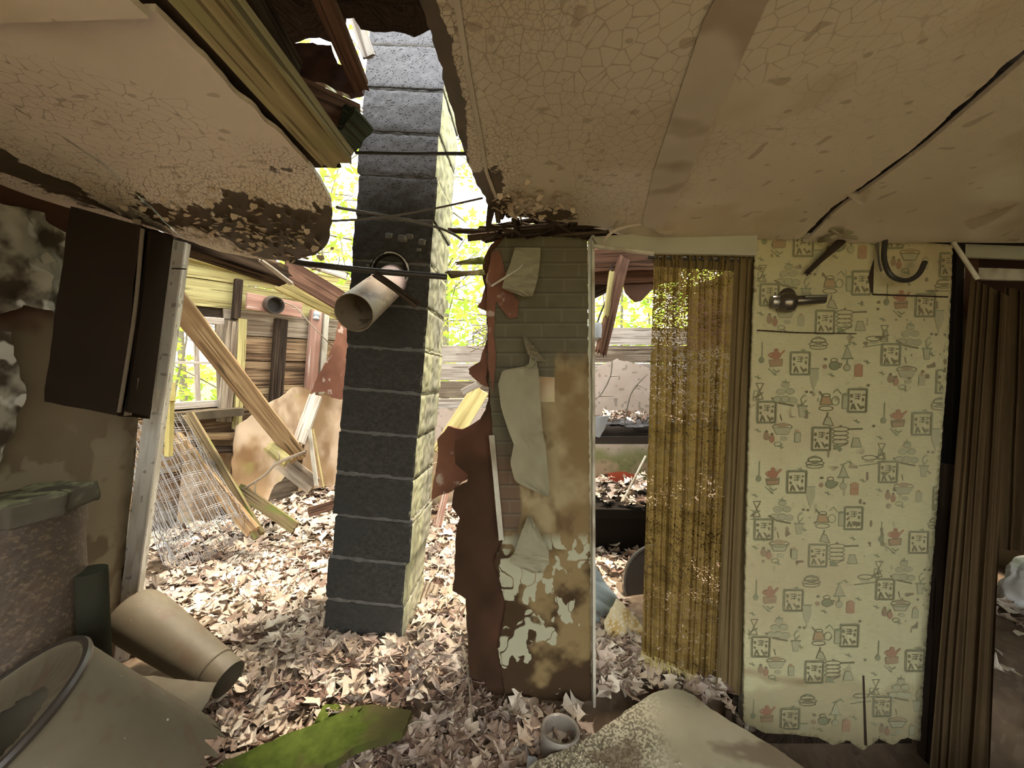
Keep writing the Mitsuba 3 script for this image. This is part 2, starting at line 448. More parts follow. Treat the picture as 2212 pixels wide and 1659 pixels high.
def f_brickpaper(p, n, uv):
    z, x = p.z, p.x
    # printed brick courses, faded
    row = dr.floor(z / 0.062)
    fx = x / 0.15 + 0.5 * (row - 2 * dr.floor(row / 2)) + 0.2 * cell_rand(row)
    fz = z / 0.062 - row
    fx = fx - dr.floor(fx)
    wb = 0.05 * (fbm(x * 30, z * 30, 2.0, 2) - 0.5)
    jo = dr.maximum(1 - smoothstep(0.04, 0.11, dr.minimum(fz, 1 - fz) + wb), (1 - smoothstep(0.02, 0.05, dr.minimum(fx, 1 - fx) + wb * 0.5)) * 0.6)
    shade = smoothstep(0.0, 0.16, fz - 0.06)
    br = mix((0.105, 0.095, 0.062), (0.15, 0.135, 0.09), fbm(x * 12, z * 12, row, 3))
    br = mix(br, (0.15, 0.09, 0.06), smoothstep(1.25, 1.05, z) * 0.8)
    c = mix(br, (0.21, 0.20, 0.145), jo * 0.40)
    c = mix((0.06, 0.05, 0.035), c, 0.45 + 0.55 * shade)
    c = mix(c, (0.10, 0.095, 0.068), smoothstep(0.45, 0.7, fbm(x * 5, z * 4, 2.0, 3)) * 0.5)
    # where the paper is gone: stained board
    bl = fbm(x * 7, z * 7, 4.0, 4)
    t = mix((0.33, 0.265, 0.15), (0.21, 0.15, 0.075), smoothstep(0.35, 0.68, bl))
    t = mix(t, (0.12, 0.075, 0.04), smoothstep(0.58, 0.74, fbm(x * 9 + 4, z * 6, 9.0, 4)) * 0.8)
    edge = 0.175 + 0.06 * (fbm(z * 9, 3.0, 1.0, 3) - 0.5) + smoothstep(1.50, 1.36, z) * -0.05 + smoothstep(1.25, 1.0, z) * -0.10
    bare = dr.maximum(smoothstep(edge, edge + 0.015, x) * smoothstep(1.62, 1.55, z + 0.08 * fbm(x * 14, z * 14, 2.0)), smoothstep(0.80, 0.785, z))
    c = mix(c, t, bare)
    # lower part: curled white paint over dark rot
    low = smoothstep(0.80, 0.74, z)
    rot = mix((0.24, 0.175, 0.085), (0.06, 0.038, 0.022), smoothstep(0.42, 0.66, fbm(x * 8, z * 8, 3.0, 4) + 0.36 * smoothstep(0.36, 0.06, z) + 0.2 * smoothstep(0.1, -0.08, x)))
    c = mix(c, rot, low)
    q = fbm(x * 13 + 2, z * 9, 11.0, 4)
    wig = noise(x * 34, z * 26, 3.0)
    keep = smoothstep(0.525, 0.55, q + 0.26 * (wig - 0.5) + 0.05 * (fbm(x * 90, z * 90, 1.0, 2) - 0.5) + 0.05 * smoothstep(0.30, 0.5, z) - 0.35 * smoothstep(0.34, 0.18, z + 0.25 * (0.1 - x)))
    fl = keep * smoothstep(0.025, 0.06, dr.abs(noise(x * 21 + wig, z * 17, 8.0) - 0.5))
    return mix(c, (0.40, 0.395, 0.28), fl * low)


scene['m_brickpaper'] = diffuse(f_brickpaper)


def f_paper(p, n, uv):
    c = mix((0.33, 0.31, 0.22), (0.24, 0.22, 0.145), fbm(p.x * 14, p.y * 14, p.z * 9, 3))
    return mix(c, (0.22, 0.18, 0.12), smoothstep(0.58, 0.76, fbm(p.x * 9, p.y * 9, p.z * 7 + 5, 3)) * 0.7)


scene['m_paper'] = diffuse(f_paper)


def f_wallpaper(p, n, uv):
    c = mix((0.53, 0.505, 0.305), (0.47, 0.44, 0.26), fbm(p.x * 5, p.z * 5, 3.0, 3))
    weave = noise(p.x * 60, p.z * 420, 2.0)
    c = mix(c, (0.40, 0.38, 0.26), smoothstep(0.45, 0.9, weave) * 0.3)
    yel = smoothstep(0.45, 0.7, fbm(p.x * 2.2 + 2, p.z * 1.6, 7.0, 3))
    c = mix(c, (0.44, 0.37, 0.225), yel * 0.6 + 0.4 * smoothstep(1.75, 2.05, p.z))
    bz = p.z - 0.12 * fbm(p.x * 7, 1.0, 2.0, 3)
    ring = smoothstep(0.10, 0.05, bz) * 0.5 + 0.7 * (smoothstep(0.03, 0.0, dr.abs(p.z - 0.16 - 0.16 * (fbm(p.x * 4.5, 2.0, 5.0, 3) - 0.4))) * smoothstep(1.4, 1.25, p.x))
    c = mix(c, (0.27, 0.20, 0.11), ring * 0.8)
    sp = smoothstep(0.83, 0.87, noise(p.x * 42, p.z * 42, 9.0)) * smoothstep(0.5, 0.7, fbm(p.x * 4, p.z * 4, 1.0))
    return mix(c, (0.13, 0.10, 0.06), sp * 0.7)


scene['m_wallpaper'] = diffuse(f_wallpaper)
scene['m_ink'] = two({'type': 'diffuse', 'reflectance': {'type': 'mesh_attribute', 'name': 'vertex_color'}})
scene['m_leaf'] = two({'type': 'diffuse', 'reflectance': {'type': 'mesh_attribute', 'name': 'vertex_color'}})


def f_left_wall(p, n, uv):
    c = mix((0.19, 0.15, 0.10), (0.105, 0.078, 0.05), fbm(p.y * 4, p.z * 4, 2.0, 4))
    d1, d2, r = voronoi(p.y * 11 + 2 * fbm(p.z * 5, p.y * 5, 1.0), p.z * 9 + 2 * fbm(p.y * 6, p.z * 6, 4.0))
    pl = smoothstep(0.50, 0.55, fbm(p.y * 5, p.z * 4, 6.0, 4) + 0.1 * (r - 0.5)) * smoothstep(1.35, 1.15, p.z)
    c = mix(c, (0.24, 0.205, 0.14), pl * 0.75)
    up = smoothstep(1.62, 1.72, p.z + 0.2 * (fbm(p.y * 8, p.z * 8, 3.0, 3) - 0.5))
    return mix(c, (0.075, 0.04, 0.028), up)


scene['m_left_wall'] = diffuse(f_left_wall)


def f_foil(p, n, uv):
    c = mix((0.36, 0.34, 0.28), (0.07, 0.055, 0.04), smoothstep(0.36, 0.64, fbm(p.x * 14, p.y * 14, p.z * 11, 4)))
    return mix(c, (0.55, 0.54, 0.50), smoothstep(0.62, 0.7, fbm(p.x * 16, p.y * 16, p.z * 13, 3)))


scene['m_foil'] = diffuse(f_foil)
scene['m_cabinet'] = diffuse(lambda p, n, uv: mix((0.036, 0.026, 0.02), (0.022, 0.017, 0.013), fbm(p.x * 5, p.y * 5, p.z * 5, 3)))
scene['m_cabinet_edge'] = diffuse((0.16, 0.13, 0.10))


def f_rust(p, n, uv):
    c = mix((0.115, 0.082, 0.06), (0.055, 0.042, 0.033), fbm(p.x * 14, p.y * 14, p.z * 9, 3))
    return mix(c, (0.20, 0.15, 0.10), smoothstep(0.50, 0.72, fbm(p.x * 130, p.y * 130, p.z * 110, 3)) * 0.5)


scene['m_rust'] = bump(glossy(f_rust, 0.6, 0.4), lambda p, n, uv: fbm(p.x * 70, p.y * 70, p.z * 70, 2), 0.004)


def f_dusty(p, n, uv):
    c = mix((0.165, 0.142, 0.098), (0.105, 0.087, 0.058), fbm(p.x * 8, p.y * 8, p.z * 8, 4))
    c = mix(c, (0.13, 0.09, 0.06), smoothstep(0.56, 0.76, fbm(p.x * 19, p.y * 19, p.z * 19 + 3, 3)) * 0.7)
    return mix(c, (0.55, 0.50, 0.40), smoothstep(0.955, 0.975, noise(p.x * 90, p.y * 90, p.z * 90)) * 0.8)


scene['m_dusty'] = glossy(f_dusty, 0.55, 0.4)
scene['m_dark_metal'] = glossy((0.045, 0.038, 0.032), 0.4, 0.5)
scene['m_black'] = diffuse((0.02, 0.017, 0.014))
scene['m_steel'] = glossy((0.30, 0.29, 0.27), 0.32, 0.5, 0.9)
scene['m_tarnished'] = glossy((0.17, 0.15, 0.125), 0.22, 0.5, 0.85)
scene['m_wire'] = glossy((0.25, 0.245, 0.24), 0.45, 0.5, 0.5)
scene['m_cable'] = glossy((0.03, 0.027, 0.025), 0.4, 0.5)
scene['m_cable_grey'] = glossy((0.12, 0.11, 0.10), 0.5, 0.4)
scene['m_green_metal'] = diffuse(lambda p, n, uv: mix((0.05, 0.05, 0.036), (0.03, 0.03, 0.022), fbm(p.x * 12, p.y * 12, p.z * 5)))


def f_pipe(p, n, uv):
    c = mix((0.30, 0.25, 0.185), (0.22, 0.165, 0.115), fbm(p.x * 9, p.y * 9, p.z * 9, 3))
    c = mix(c, (0.45, 0.36, 0.37), smoothstep(1.74, 1.92, p.y) * 0.7)
    return mix(c, (0.12, 0.085, 0.06), smoothstep(0.58, 0.72, fbm(p.x * 22, p.y * 16, p.z * 22, 3)) * 0.7)


scene['m_pipe'] = glossy(f_pipe, 0.5, 0.35)


def f_moss(p, n, uv):
    g = fbm(p.x * 6, p.y * 6, 3.0, 4)
    c = mix((0.095, 0.125, 0.025), (0.045, 0.065, 0.014), fbm(p.x * 40, p.y * 40, 2.0, 3))
    return mix(c, (0.085, 0.07, 0.034), smoothstep(0.42, 0.60, g) * 0.85)


scene['m_moss'] = bump(diffuse(f_moss), lambda p, n, uv: fbm(p.x * 120, p.y * 120, 2.0, 2), 0.006)


def f_dirt(p, n, uv):
    c = mix((0.22, 0.16, 0.11), (0.09, 0.065, 0.045), fbm(p.x * 12, p.y * 12, p.z * 12, 4))
    return mix(c, (0.20, 0.155, 0.11), smoothstep(0.6, 0.72, noise(p.x * 45, p.y * 45, 3.0)) * 0.6)


scene['m_dirt'] = diffuse(f_dirt)
scene['m_sill'] = diffuse(lambda p, n, uv: mix(mix((0.14, 0.115, 0.08), (0.06, 0.05, 0.035), fbm(p.x * 12, p.y * 12, 2.0, 3)), (0.16, 0.26, 0.05), smoothstep(0.54, 0.64, fbm(p.x * 9, p.y * 9, 5.0, 3)) * smoothstep(0.2, 0.8, n.z)))
scene['m_forest_floor'] = diffuse(lambda p, n, uv: mix((0.36, 0.29, 0.19), (0.22, 0.22, 0.10), fbm(p.x * 1.5, p.y * 1.5, 1.0, 3)))


def f_slab(p, n, uv):
    c = mix((0.50, 0.455, 0.33), (0.34, 0.30, 0.205), fbm(p.x * 6, p.y * 6, 2.0, 4))
    gr = smoothstep(0.62, 0.44, p.x + 0.12 * (fbm(p.x * 8, p.y * 8, 3.0, 3) - 0.5))
    k = noise(p.x * 160, p.y * 160, 4.0)
    c = mix(c, mix((0.15, 0.125, 0.085), (0.52, 0.47, 0.34), smoothstep(0.35, 0.65, k)), gr * 0.8)
    return mix(c, (0.17, 0.12, 0.075), smoothstep(0.56, 0.72, fbm(p.x * 5 + 3, p.y * 9, 6.0, 4)) * 0.7)


scene['m_slab'] = diffuse(f_slab)


def f_drywall(p, n, uv):
    c = mix((0.56, 0.45, 0.33), (0.36, 0.25, 0.145), smoothstep(0.38, 0.62, fbm(p.x * 3.5, p.z * 3, p.y * 3.5, 4)))
    c = mix(c, (0.22, 0.125, 0.06), smoothstep(0.52, 0.70, fbm(p.x * 5 + 5, p.z * 3, p.y * 5, 4)) * 0.7)
    return mix(c, (0.36, 0.36, 0.13), smoothstep(0.58, 0.72, fbm(p.x * 4, p.z * 5, p.y * 4 + 9, 3)) * 0.45)


scene['m_drywall'] = diffuse(f_drywall)


def f_rear_lower(p, n, uv):
    c = mix((0.62, 0.54, 0.48), (0.48, 0.39, 0.31), fbm(p.x * 4, p.z * 4, 1.0, 4))
    low = smoothstep(0.62, 0.45, p.z + 0.25 * (fbm(p.x * 3, p.z * 3, 5.0, 3) - 0.5))
    c = mix(c, mix((0.42, 0.32, 0.20), (0.22, 0.24, 0.09), smoothstep(0.4, 0.6, fbm(p.x * 5, p.z * 6, 8.0, 3))), low * 0.9)
    sp = smoothstep(0.78, 0.84, noise(p.x * 26, p.z * 26, 2.0))
    c = mix(c, (0.18, 0.15, 0.11), sp * 0.5)
    q = dr.square((p.x - 1.22) / 0.36) + dr.square((p.z - 0.02) / 0.24)
    return mix(c, (0.60, 0.13, 0.07), smoothstep(1.15, 0.95, q + 0.5 * (fbm(p.x * 8, p.z * 8, 4.0, 3) - 0.5)))


scene['m_rear_lower'] = diffuse(f_rear_lower)
scene['m_header'] = diffuse(lambda p, n, uv: mix((0.44, 0.44, 0.36), (0.36, 0.35, 0.27), fbm(p.x * 5, p.z * 9, 3.0, 3)))
scene['m_trim_white'] = diffuse(lambda p, n, uv: mix((0.55, 0.53, 0.45), (0.30, 0.26, 0.19), smoothstep(0.45, 0.75, fbm(p.x * 12, p.z * 7, p.y * 12, 3))))


def f_curtain(p, n, uv):
    c = mix((0.33, 0.235, 0.085), (0.23, 0.155, 0.05), fbm(uv.x * 9, uv.y * 160, 1.0, 3))
    return mix(c, (0.15, 0.10, 0.03), smoothstep(0.55, 0.75, fbm(uv.x * 6, uv.y * 40, 5.0, 3)) * 0.6)


scene['m_curtain'] = {'type': 'principledthin', 'base_color': proc(f_curtain), 'roughness': 0.8, 'diff_trans': 0.8, 'spec_trans': 0.0}
scene['m_drape'] = diffuse(lambda p, n, uv: mix((0.20, 0.15, 0.075), (0.13, 0.095, 0.045), fbm(p.x * 20, p.z * 3, 2.0, 3)))
scene['m_drape_dark'] = diffuse(lambda p, n, uv: mix((0.105, 0.072, 0.038), (0.062, 0.042, 0.022), fbm(p.x * 16, p.z * 3, 2.0, 3)))
scene['m_cloth_pale'] = diffuse(lambda p, n, uv: mix((0.76, 0.76, 0.73), (0.45, 0.41, 0.36), smoothstep(0.45, 0.75, fbm(p.x * 7, p.y * 7, p.z * 7, 3))))
scene['m_blue_sheet'] = diffuse(lambda p, n, uv: mix((0.42, 0.50, 0.52), (0.33, 0.40, 0.42), fbm(p.x * 9, p.y * 9, p.z * 9, 3)))


def f_crumple(p, n, uv):
    c = mix((0.66, 0.57, 0.36), (0.52, 0.38, 0.15), smoothstep(0.4, 0.62, fbm(p.x * 14, p.z * 14, 2.0, 3)))
    d1, d2, r = voronoi(p.x * 48, p.z * 48)
    return mix(c, (0.72, 0.69, 0.58), smoothstep(0.30, 0.2, d1) * 0.7)


scene['m_crumple'] = diffuse(f_crumple)
scene['m_ceramic'] = glossy((0.26, 0.235, 0.20), 0.35, 0.5)
scene['m_plastic_black'] = glossy((0.025, 0.028, 0.034), 0.25, 0.6)
scene['m_insulator'] = glossy((0.38, 0.42, 0.45), 0.4, 0.5)
scene['m_yellow'] = diffuse(lambda p, n, uv: mix((0.62, 0.54, 0.24), (0.45, 0.36, 0.12), fbm(p.x * 20, p.y * 20, p.z * 20, 3)))
scene['m_white_flake'] = diffuse((0.52, 0.43, 0.33))
scene['m_glass'] = {'type': 'thindielectric', 'int_ior': 1.5}
scene['m_bark'] = diffuse(lambda p, n, uv: mix((0.30, 0.27, 0.22), (0.17, 0.15, 0.12), fbm(p.x * 12, p.y * 12, p.z * 3, 3)))
for k, c in (('a', (0.50, 0.66, 0.11)), ('b', (0.62, 0.72, 0.16)), ('c', (0.36, 0.54, 0.08))):
    scene[f'm_foliage_{k}'] = {'type': 'principledthin', 'base_color': {'type': 'rgb', 'value': list(c)}, 'roughness': 0.6, 'diff_trans': 1.0, 'spec_trans': 0.0}


def hexa(c, n=(8, 8, 8), rnd=0.004, amp=0.0, seed=0):
    """a box bent to eight corners c[x][y][z]"""
    V, f = block((2, 2, 2), n, 0.0001, 0)
    c = np.asarray(c, float).reshape(2, 2, 2, 3)
    q = (V + 1) / 2
    out = 0
    for i in (0, 1):
        for j in (0, 1):
            for k in (0, 1):
                w = (q[:, 0] if i else 1 - q[:, 0]) * (q[:, 1] if j else 1 - q[:, 1]) * (q[:, 2] if k else 1 - q[:, 2])
                out = out + w[:, None] * c[i, j, k]
    if amp:
        out = out + amp * (meshkit.fbm(out[:, :, None].repeat(1, 2)[..., 0] * 9 + seed, 2, seed)[:, None] - 0.5)
    return out, f


def sstep(a, b, x):
    t = np.clip((x - a) / (b - a), 0, 1)
    return t * t * (3 - 2 * t)


# ------------------------------------------------------------------ ground
def H(x, y):
    x, y = np.asarray(x, float), np.asarray(y, float)
    h = 0.16 * sstep(1.45, 2.05, y) - 0.03 * sstep(0.4, 1.0, x) * sstep(2.2, 1.6, y)
    h = h + 0.22 * np.exp(-((x + 1.5) / 0.42) ** 2 - ((y - 1.38) / 0.42) ** 2)
    h = h + 0.05 * np.exp(-((x + 0.72) / 0.35) ** 2 - ((y - 2.1) / 0.35) ** 2)
    h = h - 0.35 * sstep(0.93, 1.0, x) * sstep(1.25, 1.40, y) * sstep(2.0, 1.85, y) * sstep(2.05, 1.95, x)
    h = h + 0.06 * (meshkit.fbm(np.stack([x * 1.8, y * 1.8, x * 0], -1), 3, 4) - 0.5)
    h = h - 0.9 * sstep(5.2, 12, y)
    return h


struct('floor')
gv, gf, guv = grid_surface(150, 170, lambda u, v: np.c_[-4.2 + 8.4 * u, -2.6 + 8.0 * v, H(-4.2 + 8.4 * u, -2.6 + 8.0 * v) - 0.012])
put('floor', (gv, gf), 'm_dirt', smooth=True)
labels['floor'] = {'kind': 'structure'}
gv, gf, guv = grid_surface(60, 60, lambda u, v: np.c_[-45 + 90 * u, -30 + 100 * v, np.where((np.abs(-45 + 90 * u) < 4.1) & (-30 + 100 * v < 5.3) & (-30 + 100 * v > -2.5), -0.8, np.minimum(H(-45 + 90 * u, -30 + 100 * v), 0.2) - 0.08)])
put('forest_ground', (gv, gf), 'm_forest_floor', smooth=True, label='sloping forest ground under the trees outside', cat='ground', kind='structure')

# ------------------------------------------------------------------ ceiling and roof
CEIL = Frame((0, 0, 2.06), (1, 0, 0), (0, 1, 0))
labels['ceiling'] = {'kind': 'structure'}


def left_droop(u, v):
    a = sstep(1.15, 1.6, v)
    b = np.clip((u + 1.42) / 0.75, 0, 1) ** 0.7
    return -0.185 * a * b - 0.02 * meshkit.fbm(np.c_[u * 3, v * 3, u * 0], 3, 2) - 0.006 * (meshkit.fbm(np.c_[u * 22, v * 22, u * 0], 2, 8)) * sstep(0.9, 1.4, v)


def seam_x(y):
    return -1.0 - 0.24 * (y - 0.7)


put('panel', sheet(CEIL, [(-0.55, 0.67), (-0.55, 1.3), (-0.60, 1.4), (-0.66, 1.46), (-0.80, 1.55), (-1.15, 1.65), (seam_x(1.66) + .006, 1.66), (seam_x(0.7) + .006, 0.69)], 0.025, 0.012, left_droop, rag=0.012, seed=3)[:2], 'm_ceiling_left', 'ceiling', smooth=40,
    label='pinkish ceiling sheet left of the beam, its paint cracked and peeling at the drooping far corner')
put('panel', sheet(CEIL, [(-0.55, -0.9), (-0.55, 0.655), (seam_x(0.69) + .006, 0.675), (-1.60, 0.70), (-1.60, -0.9)], 0.06, 0.012, lambda u, v: -0.012 * meshkit.fbm(np.c_[u * 3, v * 3, u * 0], 2, 5) - 0.022, seed=4)[:2], 'm_ceiling_left', 'ceiling', smooth=40)
put('panel', sheet(CEIL, [(seam_x(0.7) - .006, 0.71), (seam_x(1.66) - .006, 1.66), (-1.50, 1.74), (-1.60, 1.72), (-1.60, 0.72)], 0.025, 0.012, lambda u, v: left_droop(u, v) + 0.004, rag=0.01, seed=5)[:2], 'm_ceiling_left', 'ceiling', smooth=40)


def right_disp(u, v):
    w = -0.022 * meshkit.fbm(np.c_[u * 2, v * 2, u * 0], 2, 11) + 0.01
    w = w - 0.04 * np.exp(-((v - 1.72) / 0.10) ** 2) * sstep(0.3, 0.6, u)
    w = w - 0.012 * np.exp(-((u + 0.02) / 0.16) ** 2 - ((v - 1.4) / 0.2) ** 2) * (1 + meshkit.fbm(np.c_[u * 30, v * 30, u * 0], 2, 3))
    return w


put('panel', sheet(CEIL, [(-0.145, -0.9), (-0.142, 0.6), (-0.134, 0.83), (-0.129, 1.1), (-0.105, 1.28), (-0.074, 1.44), (0.04, 1.55), (0.17, 1.62), (0.3, 1.69), (0.5, 1.735), (0.8, 1.74), (1.16, 1.72), (1.164, 1.62), (1.004, 1.05), (0.884, 0.73), (0.59, -0.1), (0.29, -0.9)], 0.03, 0.012, right_disp, rag=0.009, seed=6)[:2], 'm_ceiling_right', 'ceiling', smooth=40,
    label='wide ceiling sheet right of the hole, fine cracks in its tan paint and a torn brown left edge')
put('panel', sheet(CEIL, [(0.902, 0.73), (1.022, 1.05), (1.182, 1.62), (1.19, 1.73), (3.3, 1.73), (3.3, -0.9), (0.31, -0.9), (0.61, -0.1)], 0.05, 0.012, lambda u, v: right_disp(u, v) - 0.006 - 0.012 * np.exp(-((u - 1.45) / .12) ** 2 - ((v - 1.0) / .12) ** 2), seed=7)[:2], 'm_ceiling_right', 'ceiling', smooth=40,
    label='ceiling sheet beyond the open joint, nearest the right curtain')
put('batten', beam((0.60, -0.05, 2.084), (1.21, 1.80, 2.070), .07, .01, face=(0, 0, 1), seed=38, seg=24), 'm_wood_dark', 'ceiling')  # strip added over the open joint to stop light leaking through
put('batten', beam((-0.535, -0.9, 2.081), (-0.545, 1.24, 2.081), .095, .01, face=(0, 0, 1), seed=37, seg=30), 'm_wood_dark', 'ceiling', label='added dark strip for the shaded gap between the left ceiling sheet and the joist')  # attic shade in this gap is built as a dark strip
put('batten', beam((seam_x(0.5), 0.5, 2.082), (seam_x(1.62), 1.62, 2.07), .06, .012, face=(0, 0, 1), seed=36), 'm_wood_dark', 'ceiling')  # strip added above the seam to block light from the attic
tape = Polygon([(0.30, 0.2), (0.305, 0.69), (0.40, 1.2), (0.497, 1.62), (0.585, 1.66), (0.545, 1.39), (0.46, 1.0), (0.388, 0.66), (0.38, 0.2)])
put('seam_tape', sheet(CEIL, tape, 0.03, 0.002, lambda u, v: right_disp(u, v) - 0.0085)[:2], 'm_tape', 'ceiling', smooth=True, label='strip of joint tape across the ceiling')
put('seam_tape', sheet(CEIL, [(-0.092, -0.5), (-0.088, 0.8), (-0.078, 1.2), (-0.055, 1.36), (-0.045, 1.36), (-0.068, 1.2), (-0.078, 0.8), (-0.082, -0.5)], 0.02, 0.003, lambda u, v: right_disp(u, v) - 0.0085)[:2], 'm_tape', 'ceiling', smooth=True)


def flap(fr_pts, mat='m_tape', parent=None, name='tape_flap', **k):
    p = np.asarray(fr_pts, float)
    a, b, c, d = p                                    # quad with a bend
    def fn(u, v):
        q = (1 - u)[:, None] * ((1 - v)[:, None] * a + v[:, None] * d) + u[:, None] * ((1 - v)[:, None] * b + v[:, None] * c)
        return q + np.c_[0 * u, 0.01 * np.sin(3 * v), -0.012 * np.sin(np.pi * u)]
    V, f, _ = grid_surface(8, 8, fn)
    put(name, shell(V, f, 0.0015), mat, parent, smooth=True, **k)


def shell(V, q, t):
    """gives an open quad surface a thickness"""
    f = np.vstack([q[:, [0, 1, 2]], q[:, [0, 2, 3]]]) if q.shape[1] == 4 else q
    m = trimesh.Trimesh(V, f, process=False)
    n = m.vertex_normals
    N = len(V)
    e = np.vstack([f[:, [0, 1]], f[:, [1, 2]], f[:, [2, 0]]])
    have = set(map(tuple, e))
    bd = np.array([p for p in have if (p[1], p[0]) not in have])
    side = np.vstack([np.c_[bd[:, 1], bd[:, 0], bd[:, 0] + N], np.c_[bd[:, 1], bd[:, 0] + N, bd[:, 1] + N]])
    return np.vstack([V + n * t / 2, V - n * t / 2]), np.vstack([f, f[:, ::-1] + N, side])


flap([P(1828, 412, 1.38), P(1895, 395, 1.34), P(1872, 438, 1.30), P(1838, 424, 1.33)], parent='ceiling')
flap([P(2085, 470, 1.58), P(2212, 418, 1.42), P(2212, 432, 1.40), P(2100, 496, 1.52)], parent='ceiling')
flap([P(1395, 482, 1.64), P(1465, 482, 1.66), P(1455, 505, 1.62), P(1405, 492, 1.62)], parent='ceiling')

# paint flakes curling off at the torn corners
fl = []
for k in range(420):
    if k < 230:
        x, y = rng.normal(-0.85, 0.2), rng.normal(1.42, 0.07)
        if x > -0.6 or x < -1.4 or y > 1.6 - 0.1 * (x + .8): continue
        z = 2.06 + left_droop(np.array([x]), np.array([y]))[0] - 0.008
    else:
        x, y = rng.normal(0.02, 0.08), rng.normal(1.43, 0.08)
        if x < -0.06 + max(0, y - 1.44) * .9 or y > 1.52 + x * 0.6: continue
        z = 2.06 + right_disp(np.array([x]), np.array([y]))[0] - 0.008
    a, s = rng.uniform(0, 6.28), rng.uniform(0.006, 0.017)
    hang = rng.uniform(0.1, 0.9)
    e1, e2 = np.array([math.cos(a), math.sin(a), 0]), np.array([-math.sin(a), math.cos(a), -hang])
    c = np.array([x, y, z - 0.001])
    V = np.array([c - e1 * s * .8, c + e1 * s * .7, c + e1 * s * .6 + e2 * s, c + e2 * s * 1.5 - e1 * .2 * s, c - e1 * s * .8 + e2 * s * .8])
    fl.append((V, np.array([[0, 1, 2], [0, 2, 3], [0, 3, 4]])))
put('paint_flakes', merge(fl)[:2], 'm_white_flake', 'ceiling', kind='stuff', label='curled flakes of peeling ceiling paint')

# the roof above the kitchen: a dark deck ending in a ragged edge above the chimney
ROOF = Frame((0, 1.78, 2.90), (1, 0, 0), (0, -1, 0.22))
edge = [(-1.9, -1.1), (-1.58, -1.0)] + ROOF.px([(588, 96), (640, 84), (690, 78), (725, 82), (742, 60), (750, 30), (768, 28), (782, 55), (812, 62), (850, 60), (895, 72), (930, 60), (960, 70)]) + [(0.1, 0.0), (3.4, -0.02)]
labels['roof'] = {'kind': 'structure'}
put('deck', sheet(ROOF, edge + [(3.4, 2.75), (-1.9, 2.75)], 0.12, 0.03, None, rag=0.02, seed=9)[:2], 'm_wood_dark', 'roof')
for x in (-1.2, 0.35, 0.95, 1.55, 2.15, 2.75):
    put('rafter', beam((x, 1.76, 2.80), (x, -0.9, 3.38), 0.045, 0.14, face=(1, 0, 0), seed=int(x * 10) + 50), 'm_wood_dark', 'roof')
put('rafter', beam(P(512, -60, 1.15), P(640, 165, 1.55), 0.10, 0.05, rag=(0, 0.05), seed=60, rough=0.006), 'm_wood_dark', 'roof', label='dark broken rafter above the beam')
put('rafter', beam(P(676, -60, 1.30), P(782, 195, 1.62), 0.06, 0.05, rag=(0, 0.03), seed=61, rough=0.006), 'm_wood_red', 'roof', label='brown rafter hanging beside the chimney top')

# roof left over the back room, its unseen extent shaped to cut sky light
put('deck', sheet(Frame((0.3, 1.85, 2.86), (1, 0, 0), (0, 1, -0.32)), [(0, 0), (3.1, 0), (3.1, 1.0), (2.2, 0.8), (1.4, 0.95), (0.7, 0.75), (0.25, 0.85), (0.05, 0.5)], .08, .03, None, rag=.02, seed=71)[:2], 'm_wood_dark', 'roof', label='remaining roof boards over the right side of the back room')
put('deck', sheet(Frame((-1.75, 1.85, 2.86), (-1, 0, 0), (0, 1, -0.2)), [(0, 0), (2.0, 0), (2.0, 1.0), (1.1, 0.8), (0.35, 0.9), (0.05, 0.4)], .08, .03, None, rag=.02, seed=72)[:2], 'm_wood_dark', 'roof')  # unseen remnant added to darken the pipe and nearer leaves
key = put('exposed_joist', beam((-0.452, -0.9, 2.065), P(733, 366, 1.20) + np.array([0, 0, 0.024]), 0.094, 0.045, face=(0, 0, -1), seg=60, rag=(0, 0.10), seed=2, rough=0.003), 'm_wood_beam',
          label='long weathered ceiling joist with a splintered end beside the chimney', cat='beam')
put('wet_board', sheet(frontal(1.72), frontal(1.72).px([(632, 104), (680, 100), (722, 108), (735, 150), (792, 168), (785, 203), (757, 212), (700, 190), (632, 182), (618, 150)]), 0.02, 0.03, lambda u, v: 0.02 * meshkit.fbm(np.c_[u * 12, v * 12, u * 0], 3, 4), rag=0.01, seed=8)[:2], 'wet_brown', smooth=30,
    label='wet dark splintered board lit through the roof hole, left of the chimney top', cat='board')
scene['wet_brown'] = glossy(lambda p, n, uv: mix((0.22, 0.12, 0.095), (0.05, 0.03, 0.026), fbm(p.x * 20, p.y * 9, p.z * 26, 4)), 0.2, 0.6)
put('roof_timber', beam(P(628, 208, 1.52), P(776, 268, 1.74), 0.14, 0.06, rag=(0, 0.02), seed=62, rough=0.006), 'm_wood_red', label='reddish broken timber end left of the chimney, under the wet board', cat='timber')
put('roof_timber', beam(P(735, 255, 1.62), P(778, 300, 1.70), 0.12, 0.10, rag=(0.01, 0.02), seed=63, rough=0.008), 'm_mossy_green', label='dark green block of rotten timber against the chimney', cat='timber')
put('torn_lath', beam(P(762, 20, 1.9), P(800, 130, 1.9), 0.055, 0.012, rag=(0.03, 0.06), seed=64), 'm_wood_pale', label='pale torn lath leaning on the chimney top left side', cat='lath')

